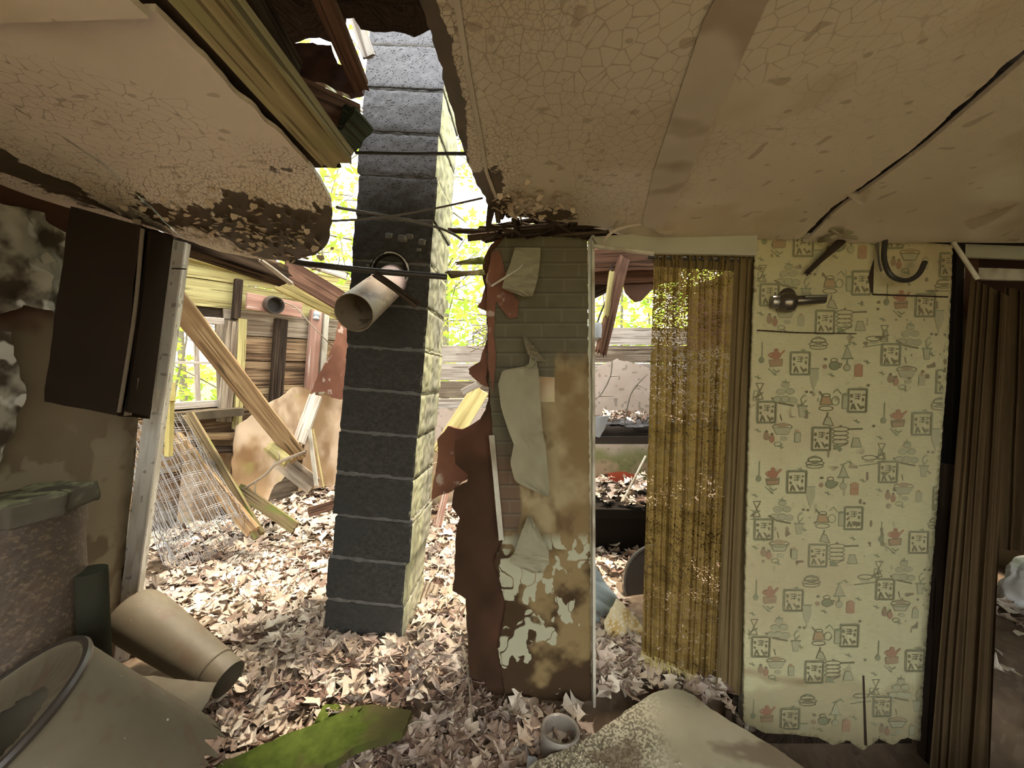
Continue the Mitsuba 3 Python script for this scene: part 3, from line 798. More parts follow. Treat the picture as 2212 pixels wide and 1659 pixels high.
# ------------------------------------------------------------------ walls of the kitchen
WL = Frame((-1.85, 0, 0), (0, 1, 0), (0.14, 0, 1))
labels['wall_left'] = {'kind': 'structure'}
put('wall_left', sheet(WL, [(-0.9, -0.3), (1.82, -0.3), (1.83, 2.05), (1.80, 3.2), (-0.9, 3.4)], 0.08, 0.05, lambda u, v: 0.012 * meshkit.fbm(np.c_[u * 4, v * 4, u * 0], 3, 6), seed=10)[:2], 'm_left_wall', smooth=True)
labels['wall_left'] = {'kind': 'structure'}
put('torn_foil', sheet(WL, [(0.9, 1.62), (1.02, 1.55), (1.18, 1.60), (1.30, 1.72), (1.44, 1.70), (1.46, 1.95), (1.36, 2.02), (1.15, 2.0), (1.05, 1.92), (0.9, 1.86)], 0.025, 0.003,
    lambda u, v: 0.04 + 0.09 * meshkit.fbm(np.c_[u * 16, v * 12, u * 0], 4, 12), rag=0.03, seed=13)[:2], 'm_foil', 'wall_left', smooth=30, label='torn pale wall lining hanging beside the dark cabinet')
put('torn_foil', sheet(WL, [(1.15, 1.2), (1.30, 1.18), (1.34, 1.45), (1.30, 1.62), (1.18, 1.62), (1.13, 1.42)], 0.025, 0.003,
    lambda u, v: 0.04 + 0.06 * meshkit.fbm(np.c_[u * 16, v * 12, u * 0], 4, 15), rag=0.03, seed=14)[:2], 'm_foil', 'wall_left', smooth=30)
labels['wall_back_light_trim'] = {'kind': 'structure'}
WB = frontal(-0.95)
bk = Polygon([(-1.7, 2.1), (3.4, 2.1), (3.4, 3.4), (-1.7, 3.4)]).union(sbox(-1.75, -0.3, -1.2, 2.15)).union(sbox(1.75, -0.3, 3.4, 2.15))  # unseen wall, its opening sized to set the fill light
V, f = [], []
m = trimesh.creation.extrude_polygon(bk, 0.1, engine='earcut')
put('wall_back_light_trim', (np.array(WB.to(m.vertices[:, 0], m.vertices[:, 1], m.vertices[:, 2] - 0.1)), m.faces), 'm_header')
labels['wall_back_light_trim'] = {'kind': 'structure'}
WR = Frame((3.35, 0, 0), (0, -1, 0), (0, 0, 1))
wr_p = Polygon([(-4.9, -0.3), (0.9, -0.3), (0.9, 3.3), (-1.8, 2.95), (-1.85, 2.4), (-4.9, 2.4)]).difference(sbox(-3.3, .8, -2.5, 1.8))
m = trimesh.creation.extrude_polygon(wr_p, 0.08, engine='earcut')
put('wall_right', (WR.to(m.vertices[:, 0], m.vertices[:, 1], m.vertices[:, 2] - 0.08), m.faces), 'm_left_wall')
labels['wall_right'] = {'kind': 'structure'}

# the wall in front: torn panel, doorway with curtain, patterned panel, second doorway
labels['wall_front'] = {'kind': 'structure'}
F1 = frontal(1.75)
panelA = F1.px([(1056, 600), (1062, 545), (1090, 512), (1150, 500), (1268, 520), (1277, 1530), (1180, 1512), (1090, 1500), (1076, 1400), (1092, 1300), (1068, 1210), (1086, 1166), (1066, 960), (1058, 850), (1052, 760)])
kA = put('brick_print_panel', sheet(F1, panelA, 0.02, 0.008, lambda u, v: 0.006 * meshkit.fbm(np.c_[u * 8, v * 8, u * 0], 3, 16), rag=0.004, seed=17)[:2], 'm_brickpaper', 'wall_front', smooth=True,
         label='torn wall panel with faded brick-print paper above and flaking white paint below')
F2 = frontal(1.772)
panelB = F2.px([(1044, 560), (1060, 530), (1085, 512), (1140, 500), (1160, 900), (1170, 1505), (1025, 1500), (1014, 1440), (1008, 1290), (980, 1272), (984, 1160), (992, 1118), (978, 1090), (986, 1052), (1008, 1040), (1012, 1024), (984, 1000), (982, 948), (1028, 925), (1050, 880), (1055, 840), (1048, 812), (1058, 760), (1050, 700), (1054, 650), (1044, 600)])
put('fibreboard', sheet(F2, panelB, 0.02, 0.012, lambda u, v: 0.015 * meshkit.fbm(np.c_[u * 6, v * 6, u * 0], 3, 18), rag=0.012, seed=19)[:2], 'm_fibre', 'wall_front', smooth=30, label='ragged dark brown fibreboard torn along the wall edge')
F3 = Frame(P(1052, 760, 1.79), (1, 0.7, 0), (0, 0.1, 1))
put('fibreboard', sheet(F3, F3.px([(1052, 735), (1058, 800), (1062, 840), (1040, 830), (1012, 808), (1008, 796), (1034, 782)]), 0.012, 0.008, lambda u, v: 0.02 * meshkit.fbm(np.c_[u * 14, v * 14, u * 0], 2, 3), rag=0.006, seed=20)[:2], 'm_fibre_red', 'wall_front', smooth=30, label='small reddish torn flap at the wall edge')
put('fibreboard', sheet(F2, F2.px([(1050, 610), (1056, 640), (1052, 672), (1030, 664), (1040, 650)]), 0.012, 0.008, None, rag=0.005, seed=21)[:2], 'm_fibre_red', 'wall_front', smooth=30)
put('fibreboard', sheet(frontal(1.735), frontal(1.735).px([(1050, 610), (1062, 545), (1078, 540), (1100, 620), (1120, 650), (1118, 685), (1100, 690), (1072, 650), (1066, 720), (1072, 780), (1064, 850), (1056, 800)]), 0.012, 0.004, lambda u, v: 0.012 * meshkit.fbm(np.c_[u * 16, v * 16, u * 0], 3, 22), rag=0.006, seed=22)[:2], 'm_fibre_red', 'wall_front', smooth=30, label='red-brown torn strip with a backlit glow in its colour at the panel edge')  # glow of the backlit torn edge is put into the red colour
F4 = Frame(P(965, 1000, 2.05), (1, -0.5, 0), (0, 0, 1))
put('torn_board', sheet(F4, F4.px([(948, 950), (968, 922), (1000, 928), (1040, 905), (1040, 1010), (1000, 1040), (975, 1060), (935, 1080)]), 0.02, 0.012, None, rag=0.012, seed=23)[:2], 'm_fibre_red', smooth=30, label='reddish torn board piece between the chimney and the brown fibreboard', cat='board')
put('edge_strip', beam(P(1062, 940, 1.725), P(1083, 1166, 1.725), 0.022, 0.012, seed=24), 'm_trim_white', 'wall_front', label='narrow white strip beside the printed bricks')
put('edge_strip', beam(P(1277, 515, 1.76), P(1280, 1542, 1.76), 0.012, 0.09, seed=25, seg=30), 'm_trim_white', 'wall_front', label='white edge of the torn panel at the doorway')


def hang_strip(cols, name='paper_strip', Y=1.73, t=0.0015, fold=0.03, seed=0, parent=None, mat='m_paper', **k):
    """a torn paper strip: pixel outline rows [(xl, xr, y, forward)]"""
    rows = np.array(cols, float)
    n = len(rows)
    q = np.linspace(0, n - 1, 40)
    R = np.stack([np.interp(q, np.arange(n), rows[:, j]) for j in range(4)], 1)
    def fn(u, v):
        i = np.clip(np.round(v * 39).astype(int), 0, 39)
        xl, xr, y, fw = R[i].T
        x = xl + (xr - xl) * u
        out = np.array([P(a, b, Y - c) for a, b, c in zip(x, y, fw + fold * np.abs(u - 0.5) * 1.2 + 0.022 * meshkit.fbm(np.c_[u * 5, v * 16, u * 0], 3, seed))])
        return out
    V, f, _ = grid_surface(12, 40, fn)
    put(name, shell(V, f, t), mat, parent, smooth=40, **k)


hang_strip([(1150, 1152, 738, .01), (1142, 1160, 790, .02), (1085, 1163, 800, .03), (1076, 1166, 830, .04), (1082, 1168, 880, .05), (1098, 1172, 930, .06), (1110, 1178, 960, .08), (1102, 1182, 1000, .09), (1112, 1186, 1040, .08), (1178, 1187, 1072, .07)], seed=1, parent='wall_front', label='long peeled strip of wallpaper curling off the torn panel')
hang_strip([(1140, 1146, 1116, .01), (1126, 1165, 1150, .03), (1112, 1185, 1190, .05), (1100, 1186, 1215, .06), (1150, 1172, 1238, .06)], seed=2, parent='wall_front', label='small drooping tongue of peeled paper low on the torn panel')
hang_strip([(1112, 1168, 535, .0), (1102, 1166, 570, .01), (1090, 1162, 600, .02), (1084, 1156, 622, .035), (1130, 1150, 640, .04)], seed=3, parent='wall_front', label='folded paper flap at the top of the torn panel')
hang_strip([(1130, 1134, 725, .0), (1134, 1150, 745, .01), (1140, 1165, 765, .02), (1160, 1178, 780, .02)], seed=4, parent='wall_front')
put('bent_strip', tube(curve([P(1062, 618, 1.70), P(1090, 600, 1.67), P(1118, 582, 1.69), P(1134, 568, 1.72)], 12), 0.004, 6), 'm_trim_white', 'wall_front', label='thin pale strip bent across the torn edge')
put('staple_plate', sheet(frontal(1.742), frontal(1.742).px([(1150, 812), (1198, 815), (1198, 868), (1152, 868)]), 0.03, 0.004)[:2], 'm_drywall', 'wall_front', label='square patch cut in the stained panel')
# dark decayed matter on top of the torn panel, under the ceiling
db = []
for k in range(70):
    a = P(rng.uniform(1070, 1300), rng.uniform(483, 515), rng.uniform(1.68, 1.95))
    d = np.array([rng.normal(0, .09), rng.normal(0, .05), rng.normal(0, .012)])
    db.append(beam(a - d, a + d, rng.uniform(.008, .035), rng.uniform(.004, .012), face=(0, rng.normal(0, .5), 1), seg=5, seed=100 + k, rough=.006))
put('rotten_debris', merge(db), 'm_wood_dark', 'wall_front', kind='stuff', label='dark rotten fibres heaped on top of the torn panel')
put('hanging_fibre', merge([beam(P(x, y0, Y), P(x + dx, y1, Y - .02), w, .006, seg=8, rag=(0, .05), seed=200 + i, rough=.01, taper=.4) for i, (x, y0, dx, y1, w, Y) in enumerate([(1066, 430, -14, 508, .03, 1.46), (1088, 445, -6, 478, .03, 1.5), (1074, 440, 4, 486, .022, 1.47), (1108, 452, 6, 500, .028, 1.53), (1122, 458, 6, 486, .008, 1.55), (1098, 452, 0, 472, .05, 1.51)])]), 'm_wood_dark', 'ceiling', label='dark shreds hanging from the torn ceiling edge')

# header over the first doorway, dark lintel over the second
F5 = frontal(1.70)
put('header_board', sheet(F5, F5.px([(1279, 513), (1400, 505), (1634, 503), (1630, 553), (1420, 548), (1290, 532)]), 0.04, 0.02, None, seed=26)[:2], 'm_header', 'wall_front', label='pale board over the curtained doorway')
put('header_strip', beam(P(1282, 532, 1.69), P(1412, 548, 1.69), 0.012, 0.02, seed=27), 'm_trim_white', 'wall_front')
put('loose_strip', tube(curve([P(1300, 528, 1.62), P(1318, 505, 1.6), P(1345, 492, 1.6), P(1390, 483, 1.62)], 12), 0.006, 6), 'm_tape', 'wall_front', label='loose strip curling from the ceiling over the doorway')
put('lintel', beam(P(1840, 500, 1.74), P(2420, 512, 1.74), 0.05, 0.06, seed=28), 'm_black', 'wall_front')
put('lintel', beam(P(2055, 541, 1.80), P(2420, 556, 1.80), 0.055, 0.02, seed=29), 'm_header', 'wall_front', label='pale board over the dark doorway at the right')
put('lintel', beam(P(2055, 590, 1.86), P(2420, 600, 1.86), 0.05, 0.02, seed=30), 'm_trim_white', 'wall_front')
put('stud', beam(P(2062, 520, 1.77), P(2046, 1000, 1.77), 0.035, 0.06, seed=31), 'm_black', 'wall_front')
put('stud', beam(P(2046, 1000, 1.77), P(2005, 1640, 1.77), 0.045, 0.06, seed=32), 'm_wood_dark', 'wall_front')
wp = F1.px([(1632, 505), (1700, 502), (1800, 508), (1880, 517), (2054, 530), (2045, 760), (2030, 960), (2008, 1250), (1990, 1480), (1984, 1598), (1955, 1590), (1925, 1606), (1895, 1592), (1862, 1618), (1830, 1597), (1795, 1606), (1765, 1590), (1700, 1582), (1650, 1580), (1604, 1558), (1608, 1300), (1618, 900)])
kW = put('wallpaper_panel', sheet(F1, wp, 0.03, 0.012, lambda u, v: 0.004 * meshkit.fbm(np.c_[u * 3, v * 3, u * 0], 2, 31), rag=0.003, seed=33)[:2], 'm_wallpaper', 'wall_front', smooth=True,
         label='wall panel papered with faded kitchen motifs, stained along the bottom')
put('backing', sheet(frontal(1.83), [(0.99, -0.2), (1.80, -0.2), (1.85, 2.05), (1.0, 2.05)], 0.2, 0.05)[:2], 'm_wood_dark', 'wall_front')
put('door_post', beam(P(1612, 1380, 1.78), P(1604, 1590, 1.78), 0.02, 0.06, seed=34), 'm_trim_white', 'wall_front', label='white foot of the door frame left of the patterned panel')
put('door_post', beam(P(1636, 515, 1.83), P(1612, 1560, 1.83), 0.03, 0.10, seed=35, seg=24), 'm_wood_grey', 'wall_front')
put('wall_front_light_block', sheet(frontal(1.86), [(0.37, 2.035), (3.4, 2.035), (3.4, 2.86), (0.37, 2.86)], 0.3, 0.02)[:2], 'm_wood_dark')  # unseen board added above the front wall to stop light leaking in
labels['wall_front_light_block'] = {'kind': 'structure'}

# printed motifs, drawn as thin ink shapes in photo pixels round the red teapot at (1673, 770)
INK, GRN, RED, ORG, GRY = (0.10, 0.085, 0.035), (0.16, 0.175, 0.085), (0.29, 0.105, 0.055), (0.33, 0.20, 0.09), (0.33, 0.315, 0.185)


def ell(x, y, rx, ry, a=0):
    return affinity.rotate(affinity.scale(Point(0, 0).buffer(1, 8), rx, ry), a).__class__(affinity.translate(affinity.rotate(affinity.scale(Point(0, 0).buffer(1, 8), rx, ry), a), x, y).exterior)


def ln(pts, w=1.1):
    return LineString(pts).buffer(w, 2)


def out(pg, w=0.9):
    return pg.exterior.buffer(w, 2)


def motifs():
    m = []
    a = lambda g, c: m.append((g, c))
    # spoon
    a(ln([(-30, -30), (-30, 4)], 1.1), GRN); a(ell(-31, 8, 6, 7), GRN)
    # red teapot on a stand
    a(ell(0, -2, 11, 9), RED); a(ell(0, -13, 5, 4), RED); a(ln([(10, -4), (17, -12)], 2), RED); a(ln([(-10, -8), (-16, -3), (-10, 3)], 1.3), RED)
    a(Polygon([(-14, 8), (14, 6), (13, 20), (-12, 22)]), (0.28, 0.16, 0.08)); a(out(Polygon([(-14, 8), (14, 6), (13, 20), (-12, 22)])), INK); a(ln([(-14, 12), (13, 10)]), INK)
    a(ln([(-16, 26), (-2, 38)]), GRN); a(ln([(-6, 28), (2, 34), (8, 30)], 1.4), GRN); a(ell(-2, 38, 5, 2.5, 30), GRN)
    # framed plaques with small signs
    def plaque(x, y, w=19, h=22, col=INK, seed=0):
        r = np.random.default_rng(seed)
        pl = sbox(x - w, y - h, x + w, y + h).buffer(3)
        a(out(pl, 1.0), GRN); a(out(pl.buffer(-1.5), 0.6), col)
        a(sbox(x - w + 1.2, y - h + 1.2, x + w - 1.2, y + h - 1.2).buffer(1).exterior.buffer(0.5), col)
        a(ln([(x - 6, y - 14), (x + 6, y - 14)], 0.9), col); a(ln([(x - 5, y - 9), (x + 7, y - 10)], 0.9), col); a(ln([(x - 6, y - 4), (x + 5, y - 5)], 0.9), col)
        a(ln([(x + 2, y - 14), (x + 2, y - 2)], 0.8), col)
        a(ell(x - 13, y - 10, 3, 4), col); a(ell(x - 13, y + 2, 2.5, 3), col); a(ell(x + 13, y - 12, 3, 2), col); a(ell(x + 12, y - 2, 2.4, 4), col)
        a(ln([(x - 12, y + 18), (x - 9, y + 8), (x - 4, y + 18)], 2), col); a(ln([(x + 2, y + 8), (x + 8, y + 18)], 1.6), col); a(ell(x + 12, y + 14, 3.5, 3.5), col)
    plaque(52, 15, seed=1); plaque(178, 95, 18, 23, seed=2); plaque(-17, 120, 18, 21, seed=3); plaque(103, 178, 18, 23, seed=4)
    # vase under the plaque
    a(Polygon([(73, 26), (92, 26), (93, 45), (86, 66), (80, 66), (74, 46)]), GRY); a(ln([(73, 26), (92, 26)], 1.2), GRN); a(ln([(83, 66), (83, 74)], 1), GRY)
    # covered dish
    for r_, yy in ((18, -20), (20, -26), (16, -33)):
        a(out(ell(90, yy, r_, 5), 0.9), INK)
    a(ell(90, -40, 5, 3), GRN); a(out(ell(90, -34, 14, 7), 0.8), INK)
    # jug with fruit
    a(ell(126, 20, 11, 9), GRN); a(out(ell(126, 20, 11, 9)), INK); a(out(ell(125, 8, 7, 4)), INK); a(ell(105, 22, 5, 5), (0.25, 0.15, 0.08)); a(ell(106, 6, 4, 3), INK); a(ln([(134, 14), (142, 16), (138, 24)], 1), INK)
    # lamp
    a(Polygon([(152, -22), (163, 4), (143, 4)]), GRY); a(out(Polygon([(152, -22), (163, 4), (143, 4)])), GRN); a(ln([(140, 5), (166, 5)], 1.3), GRN); a(ell(153, 24, 7, 7), GRY); a(out(ell(153, 24, 7, 7)), GRN); a(ln([(153, 6), (153, 17)], 1.6), GRN); a(ln([(146, -22), (158, -26)], 1.2), GRN)
    # red jar
    a(sbox(171, 20, 185, 42).buffer(2), (0.33, 0.17, 0.09)); a(ell(178, 18, 6, 3), ORG); a(ln([(173, 30), (183, 30)], 1), RED)
    # little sprigs and dots
    for (x, y) in ((120, 40), (-38, 45), (60, -12), (178, 140), (195, 12), (15, 195), (70, 120), (-35, 160), (165, -28)):
        a(ln([(x - 6, y - 2), (x + 6, y + 2)], 1.2), GRN); a(ln([(x, y - 4), (x + 2, y + 4)], 1), GRN)
    for (x, y) in ((68, 76), (78, 77), (200, 62), (215, 150)):
        a(ell(x, y, 3.2, 2.8), INK)
    # hourglass
    a(out(Polygon([(-41, 58), (-25, 58), (-33, 74), (-25, 92), (-41, 92), (-33, 74)])), INK); a(ln([(-44, 88), (-26, 78)], 1), INK)
    # pyramid of vegetables
    for (x, y, r_) in ((22, 62, 8), (13, 76, 9), (32, 75, 9), (6, 92, 9), (22, 92, 10), (38, 94, 9)):
        a(ell(x, y, r_, r_ * .7), GRY); a(out(ell(x, y, r_, r_ * .7), 0.7), GRN)
    a(ln([(-6, 90), (10, 100), (40, 106)], 2), INK); a(ln([(22, 50), (22, 58)], 1), GRN); a(ln([(15, 54), (30, 56)], 1), GRN)
    # plant pot
    a(Polygon([(52, 108), (68, 108), (65, 130), (55, 130)]), GRY); a(out(Polygon([(52, 108), (68, 108), (65, 130), (55, 130)])), GRN); a(ln([(50, 107), (70, 107)], 1.8), GRN)
    a(ln([(60, 106), (56, 92), (62, 84)], 1), GRN); a(ln([(60, 104), (68, 94)], 1), GRN); a(ell(64, 84, 4, 3), GRY)
    # orange kettle
    a(Polygon([(98, 104), (102, 86), (118, 86), (124, 104)]), ORG); a(out(Polygon([(98, 104), (102, 86), (118, 86), (124, 104)])), INK); a(ln([(96, 76), (104, 86)], 1.8), INK); a(out(ell(111, 84, 8, 4)), INK); a(out(ell(111, 112, 15, 5)), INK); a(out(ell(131, 96, 8, 9)), GRN)
    a(ln([(126, 78), (134, 70), (142, 80)], 1), GRN)
    # jar before the plaque
    a(sbox(146, 84, 157, 112), GRY); a(out(sbox(146, 84, 157, 112)), GRN); a(ell(151, 82, 7, 3), GRN)
    # tureen with ladle, shakers, small bottle
    a(out(ell(18, 152, 21, 7)), INK); a(ell(18, 148, 13, 5), (0.28, 0.2, 0.1)); a(ln([(16, 138), (13, 126)], 1.1), INK); a(Polygon([(-1, 154), (37, 154), (30, 168), (6, 168)]), GRY); a(out(Polygon([(-1, 154), (37, 154), (30, 168), (6, 168)])), INK); a(ell(22, 178, 8, 5), GRY); a(out(ell(10, 190, 8, 5), .8), GRN)
    a(ell(-16, 172, 6, 9), (0.24, 0.15, 0.08)); a(ell(-4, 178, 6, 9), (0.28, 0.13, 0.07)); a(ell(-4, 168, 3, 3), INK); a(ell(-16, 162, 3, 3), INK)
    a(sbox(47, 166, 56, 184).buffer(1.5), GRY); a(out(sbox(47, 166, 56, 184).buffer(1.5), .8), GRN); a(ell(51, 162, 4, 3), ORG)
    # bell and pans
    a(Polygon([(106, 146), (112, 130), (120, 132), (128, 150)]), GRY); a(out(Polygon([(106, 146), (112, 130), (120, 132), (128, 150)])), INK); a(ln([(114, 130), (115, 122)], 1.6), INK)
    a(out(ell(144, 157, 18, 5)), INK); a(ln([(161, 157), (190, 156)], 1.8), INK); a(ell(144, 150, 3, 2), INK)
    for yy in (166, 175, 184):
        a(out(ell(144, yy, 17, 5), 0.9), INK)
    a(Polygon([(128, 190), (140, 190), (150, 202), (132, 202)]), GRN); a(ln([(130, 200), (160, 188)], 1.2), INK)
    a(Polygon([(168, 196), (172, 176), (184, 176), (190, 196)]), GRY); a(out(Polygon([(168, 196), (172, 176), (184, 176), (190, 196)])), GRN)
    # scales
    a(out(ell(208, -38, 16, 5)), INK); a(ln([(186, -20), (230, -26)], 1), GRN); a(out(Polygon([(228, -56), (236, -56), (238, -36), (226, -36)]), 0.8), GRN); a(ell(208, -30, 12, 3), GRY); a(ln([(222, -40), (240, -46)], 1), INK)
    return m


clip = Polygon(F1.px([(1634, 508), (1880, 522), (2050, 535), (2028, 960), (1982, 1590), (1700, 1575), (1608, 1550), (1620, 900)])).buffer(-0.004)
V, f, C, n = [], [], [], 0
S = 1.75 / F
mo = motifs()
ri = np.random.default_rng(5)
for col in (-1, 0, 1):
    for row in range(-2, 5):
        ox, oy = 1673 + 272 * col - 6.5 * (row + 0.5 * col), 770 + 255 * row - 125 * (col % 2)
        for g, c in mo:
            q = np.array(F1.px([(ox, oy)]))[0]
            gg = affinity.affine_transform(g, [S, 0, 0, -S, q[0], q[1]])
            if not gg.intersects(clip):
                continue
            gg = gg.intersection(clip).simplify(0.0004)
            fade = 0.08 + 0.32 * float(meshkit.fbm(np.array([[q[0] * 2 + gg.centroid.x * 1.5, gg.centroid.y * 1.6, 1.0]]), 2, 3)[0]) if not gg.is_empty else 0
            cc = np.array(c) * (1 - fade) + np.array((0.52, 0.51, 0.36)) * fade
            for pg in getattr(gg, 'geoms', [gg]):
                if pg.geom_type != 'Polygon' or pg.area < 1e-7:
                    continue
                vv, ff = trimesh.creation.triangulate_polygon(pg, engine='earcut')
                V.append(F1.to(vv[:, 0], vv[:, 1], np.full(len(vv), 0.0106) + 0.0002 * ri.uniform())); f.append(np.asarray(ff) + n); C.append(np.tile(cc, (len(vv), 1))); n += len(vv)
put('printed_motifs', (np.vstack(V), np.vstack(f)), 'm_ink', kW, color=np.vstack(C), kind='stuff', label='faded printed teapots, pots, plaques and vegetables')
# torn seams of the paper
for px in ([(1876, 600), (1882, 632), (1886, 634), (1888, 560)], [(1883, 634), (2048, 640), (2048, 643), (1886, 638)], [(1636, 712), (1718, 717), (1850, 720), (1850, 722), (1718, 720), (1636, 715)], [(1864, 1460), (1868, 1610), (1873, 1610), (1867, 1460)]):
    put('tear', sheet(frontal(1.7372), frontal(1.7372).px(px), 0.02, 0.001)[:2], 'm_wood_dark', kW)

# ------------------------------------------------------------------ the back room
A1 = np.array([-2.70, 3.60, 0.0]); U1 = np.array([0.582, 0.813, 0.0]); N1 = np.array([0.813, -0.582, 0.0])
W1 = Frame(A1, U1, (0, 0, 1))                      # N towards the camera side
wu = lambda px, py: W1.px([(px, py)])[0]
u0, z0 = wu(372, 885); u1, z1 = wu(482, 690)
u0 -= 0.06
win = (u0, max(z0, 1.02), u1, z1)
labels['wall_rear_left'] = {'kind': 'structure'}
TONES = ['m_wood_plank', 'm_wood_plank', 'm_wood_tan', 'm_wood_grey', 'm_wood_plank']
bk = Polygon([(-1.95, -0.15), (1.6, -0.15), (1.6, 2.2), (-1.95, 2.36)]).difference(sbox(win[0], win[1], win[2], win[3]))
m = trimesh.creation.extrude_polygon(bk, 0.015, engine='earcut')
put('sheathing', (W1.to(m.vertices[:, 0], m.vertices[:, 1], m.vertices[:, 2] - 0.06), m.faces), 'm_wood_dark', 'wall_rear_left')
row = 0
zz = -0.1
while zz < 2.35:
    hgt = 0.235
    segs = [(-1.9, 1.55)]
    if zz + hgt > win[1] - 0.03 and zz < win[3] + 0.03:
        segs = [(-1.9, win[0] - 0.01), (win[2] + 0.01, 1.55)]
    for (s0, s1) in segs:
        mat = 'm_wood_yellow' if zz > win[3] - 0.05 and s0 < 0 else TONES[(row * 2 + len(segs)) % 5]  # upper planks get yellow wood, standing in for yellow light on them
        a, b = W1.to(s0, zz + hgt / 2, -0.02), W1.to(s1, zz + hgt / 2, -0.02)
        put('plank', beam(a, b, hgt - 0.006, 0.025, face=N1, seg=24, seed=300 + row * 3 + (s0 > 0), rough=0.005, bow=0.012 * ((row % 3) - 1)), mat, 'wall_rear_left')
    zz += hgt; row += 1
def w1beam(p, q, w, t, off, mat, name='stud', **k):
    (ua, za), (ub, zb) = wu(*p), wu(*q)
    kw = {kk: k.pop(kk) for kk in ('rag', 'seed', 'rough') if kk in k}
    return put(name, beam(W1.to(ua, za, off), W1.to(ub, zb, off), w, t, face=N1, **kw), mat, 'wall_rear_left', **k)
w1beam((512, 605), (505, 690), 0.06, 0.06, 0.035, 'm_wood_dark', seed=331)
w1beam((497, 695), (480, 910), 0.10, 0.07, 0.035, 'm_wood_grey', seed=332)
w1beam((518, 690), (506, 925), 0.07, 0.05, 0.05, 'm_wood_yellow', seed=333, label='yellowish window post')
w1beam((603, 690), (590, 885), 0.115, 0.06, 0.04, 'm_wood_dark', seed=334, label='dark stud on the plank wall')
w1beam((678, 672), (664, 850), 0.12, 0.05, 0.05, 'm_wood_pink', seed=335, label='pinkish painted post')
w1beam((698, 672), (686, 850), 0.05, 0.05, 0.06, 'm_trim_white', seed=336, rough=0.01)
w1beam((392, 545), (735, 640), 0.10, 0.06, 0.02, 'm_wood_yellow', 'rail', seed=337, rough=0.008)
w1beam((505, 925), (500, 1030), 0.03, 0.03, 0.06, 'm_wood_pale', seed=338)
# window
labels['window_1'] = {'kind': 'structure'}
wz0, wz1 = win[1], win[3]
def wb(ua, za, ub, zb, w, t=0.05, off=0.0, name='frame_bar', mat='m_wood_grey', seed=0):
    put(name, beam(W1.to(ua, za, off), W1.to(ub, zb, off), w, t, face=N1, seed=340 + seed, seg=6), mat, 'window_1')
wb(win[0], wz0 + .03, win[2], wz0 + .03, .06, mat='m_wood_pale', seed=1); wb(win[0], wz1 - .02, win[2], wz1 - .02, .06, seed=2, mat='m_wood_pale')
wb(win[0] + .02, wz0, win[0] + .02, wz1, .05, seed=3); wb(win[2] - .03, wz0, win[2] - .03, wz1, .06, seed=4)
um = wu(425, 780)[0]
wb(um, wz0 + .06, um, wz1 - .05, .035, .03, name='glazing_bar', mat='m_wood_pale', seed=5); wb(win[0], (wz0 + wz1) / 2, win[2], (wz0 + wz1) / 2, .022, .03, name='glazing_bar', mat='m_wood_pale', seed=6)
for (ua, ub) in ((win[0] + .045, um - .018), (um + .018, win[2] - .06)):
    for (za, zb) in ((wz0 + .06, (wz0 + wz1) / 2 - .011), ((wz0 + wz1) / 2 + .011, wz1 - .05)):
        c = W1.to(np.array([ua, ub, ub, ua]), np.array([za, za, zb, zb]), np.zeros(4))
        put('pane', (c, np.array([[0, 1, 2], [0, 2, 3]])), 'm_glass', 'window_1')
put('sill', hexa([W1.to(u, z, w) for u in (win[0] - .1, win[2] + .06) for w in (0.02, 0.24) for z in (wz0 - .075, wz0 - .01)], (12, 6, 3), amp=.02), 'm_sill', 'window_1', smooth=40, label='window sill overgrown with moss')
w1beam((400, 940), (500, 940), 0.06, 0.10, 0.08, 'm_wood_tan', 'rail', seed=346)
w1beam((400, 968), (500, 968), 0.05, 0.08, 0.10, 'm_wood_dark', 'rail', seed=347)
W1b = Frame(W1.to(0, 0, 0.05), U1, (0, 0, 1))
put('lower_panel', sheet(W1b, W1b.px([(395, 1000), (440, 985), (500, 975), (496, 1045), (470, 1120), (380, 1150)]), 0.06, 0.01, None, seed=40)[:2], 'm_drywall', 'wall_rear_left', label='pale tan board low under the window')
# torn plasterboard leaning before the plank wall
W1c = Frame(W1.to(0, 0, 0.16), U1, (0, 0.05, 1))
put('torn_plasterboard', sheet(W1c, W1c.px([(507, 918), (530, 905), (548, 893), (560, 880), (580, 868), (592, 862), (612, 850), (628, 836), (646, 834), (662, 842), (676, 846), (668, 880), (655, 930), (640, 990), (622, 1020), (590, 1050), (575, 1080), (500, 1060), (498, 1000)]), 0.035, 0.012, lambda u, v: 0.06 * meshkit.fbm(np.c_[u * 2.5, v * 2.5, u * 0], 3, 44), rag=0.016, seed=41)[:2], 'm_drywall', smooth=40,
    label='water-stained plasterboard with a ragged top leaning on the plank wall', cat='plasterboard')
W1d = Frame(W1.to(0, 0, 0.11), U1, (0, 0, 1))
put('torn_plasterboard', sheet(W1d, W1d.px([(690, 850), (715, 858), (742, 862), (760, 900), (755, 1060), (700, 1050), (640, 1060), (660, 950)]), 0.05, 0.012, lambda u, v: 0.04 * meshkit.fbm(np.c_[u * 3, v * 3, u * 0], 3, 45), rag=0.01, seed=42)[:2], 'm_drywall', smooth=40,
    label='tan plasterboard behind the chimney edge with a round hole near its foot', cat='plasterboard')
W1e = Frame(W1.to(0, 0, 0.24), U1, (0, 0.0, 1))
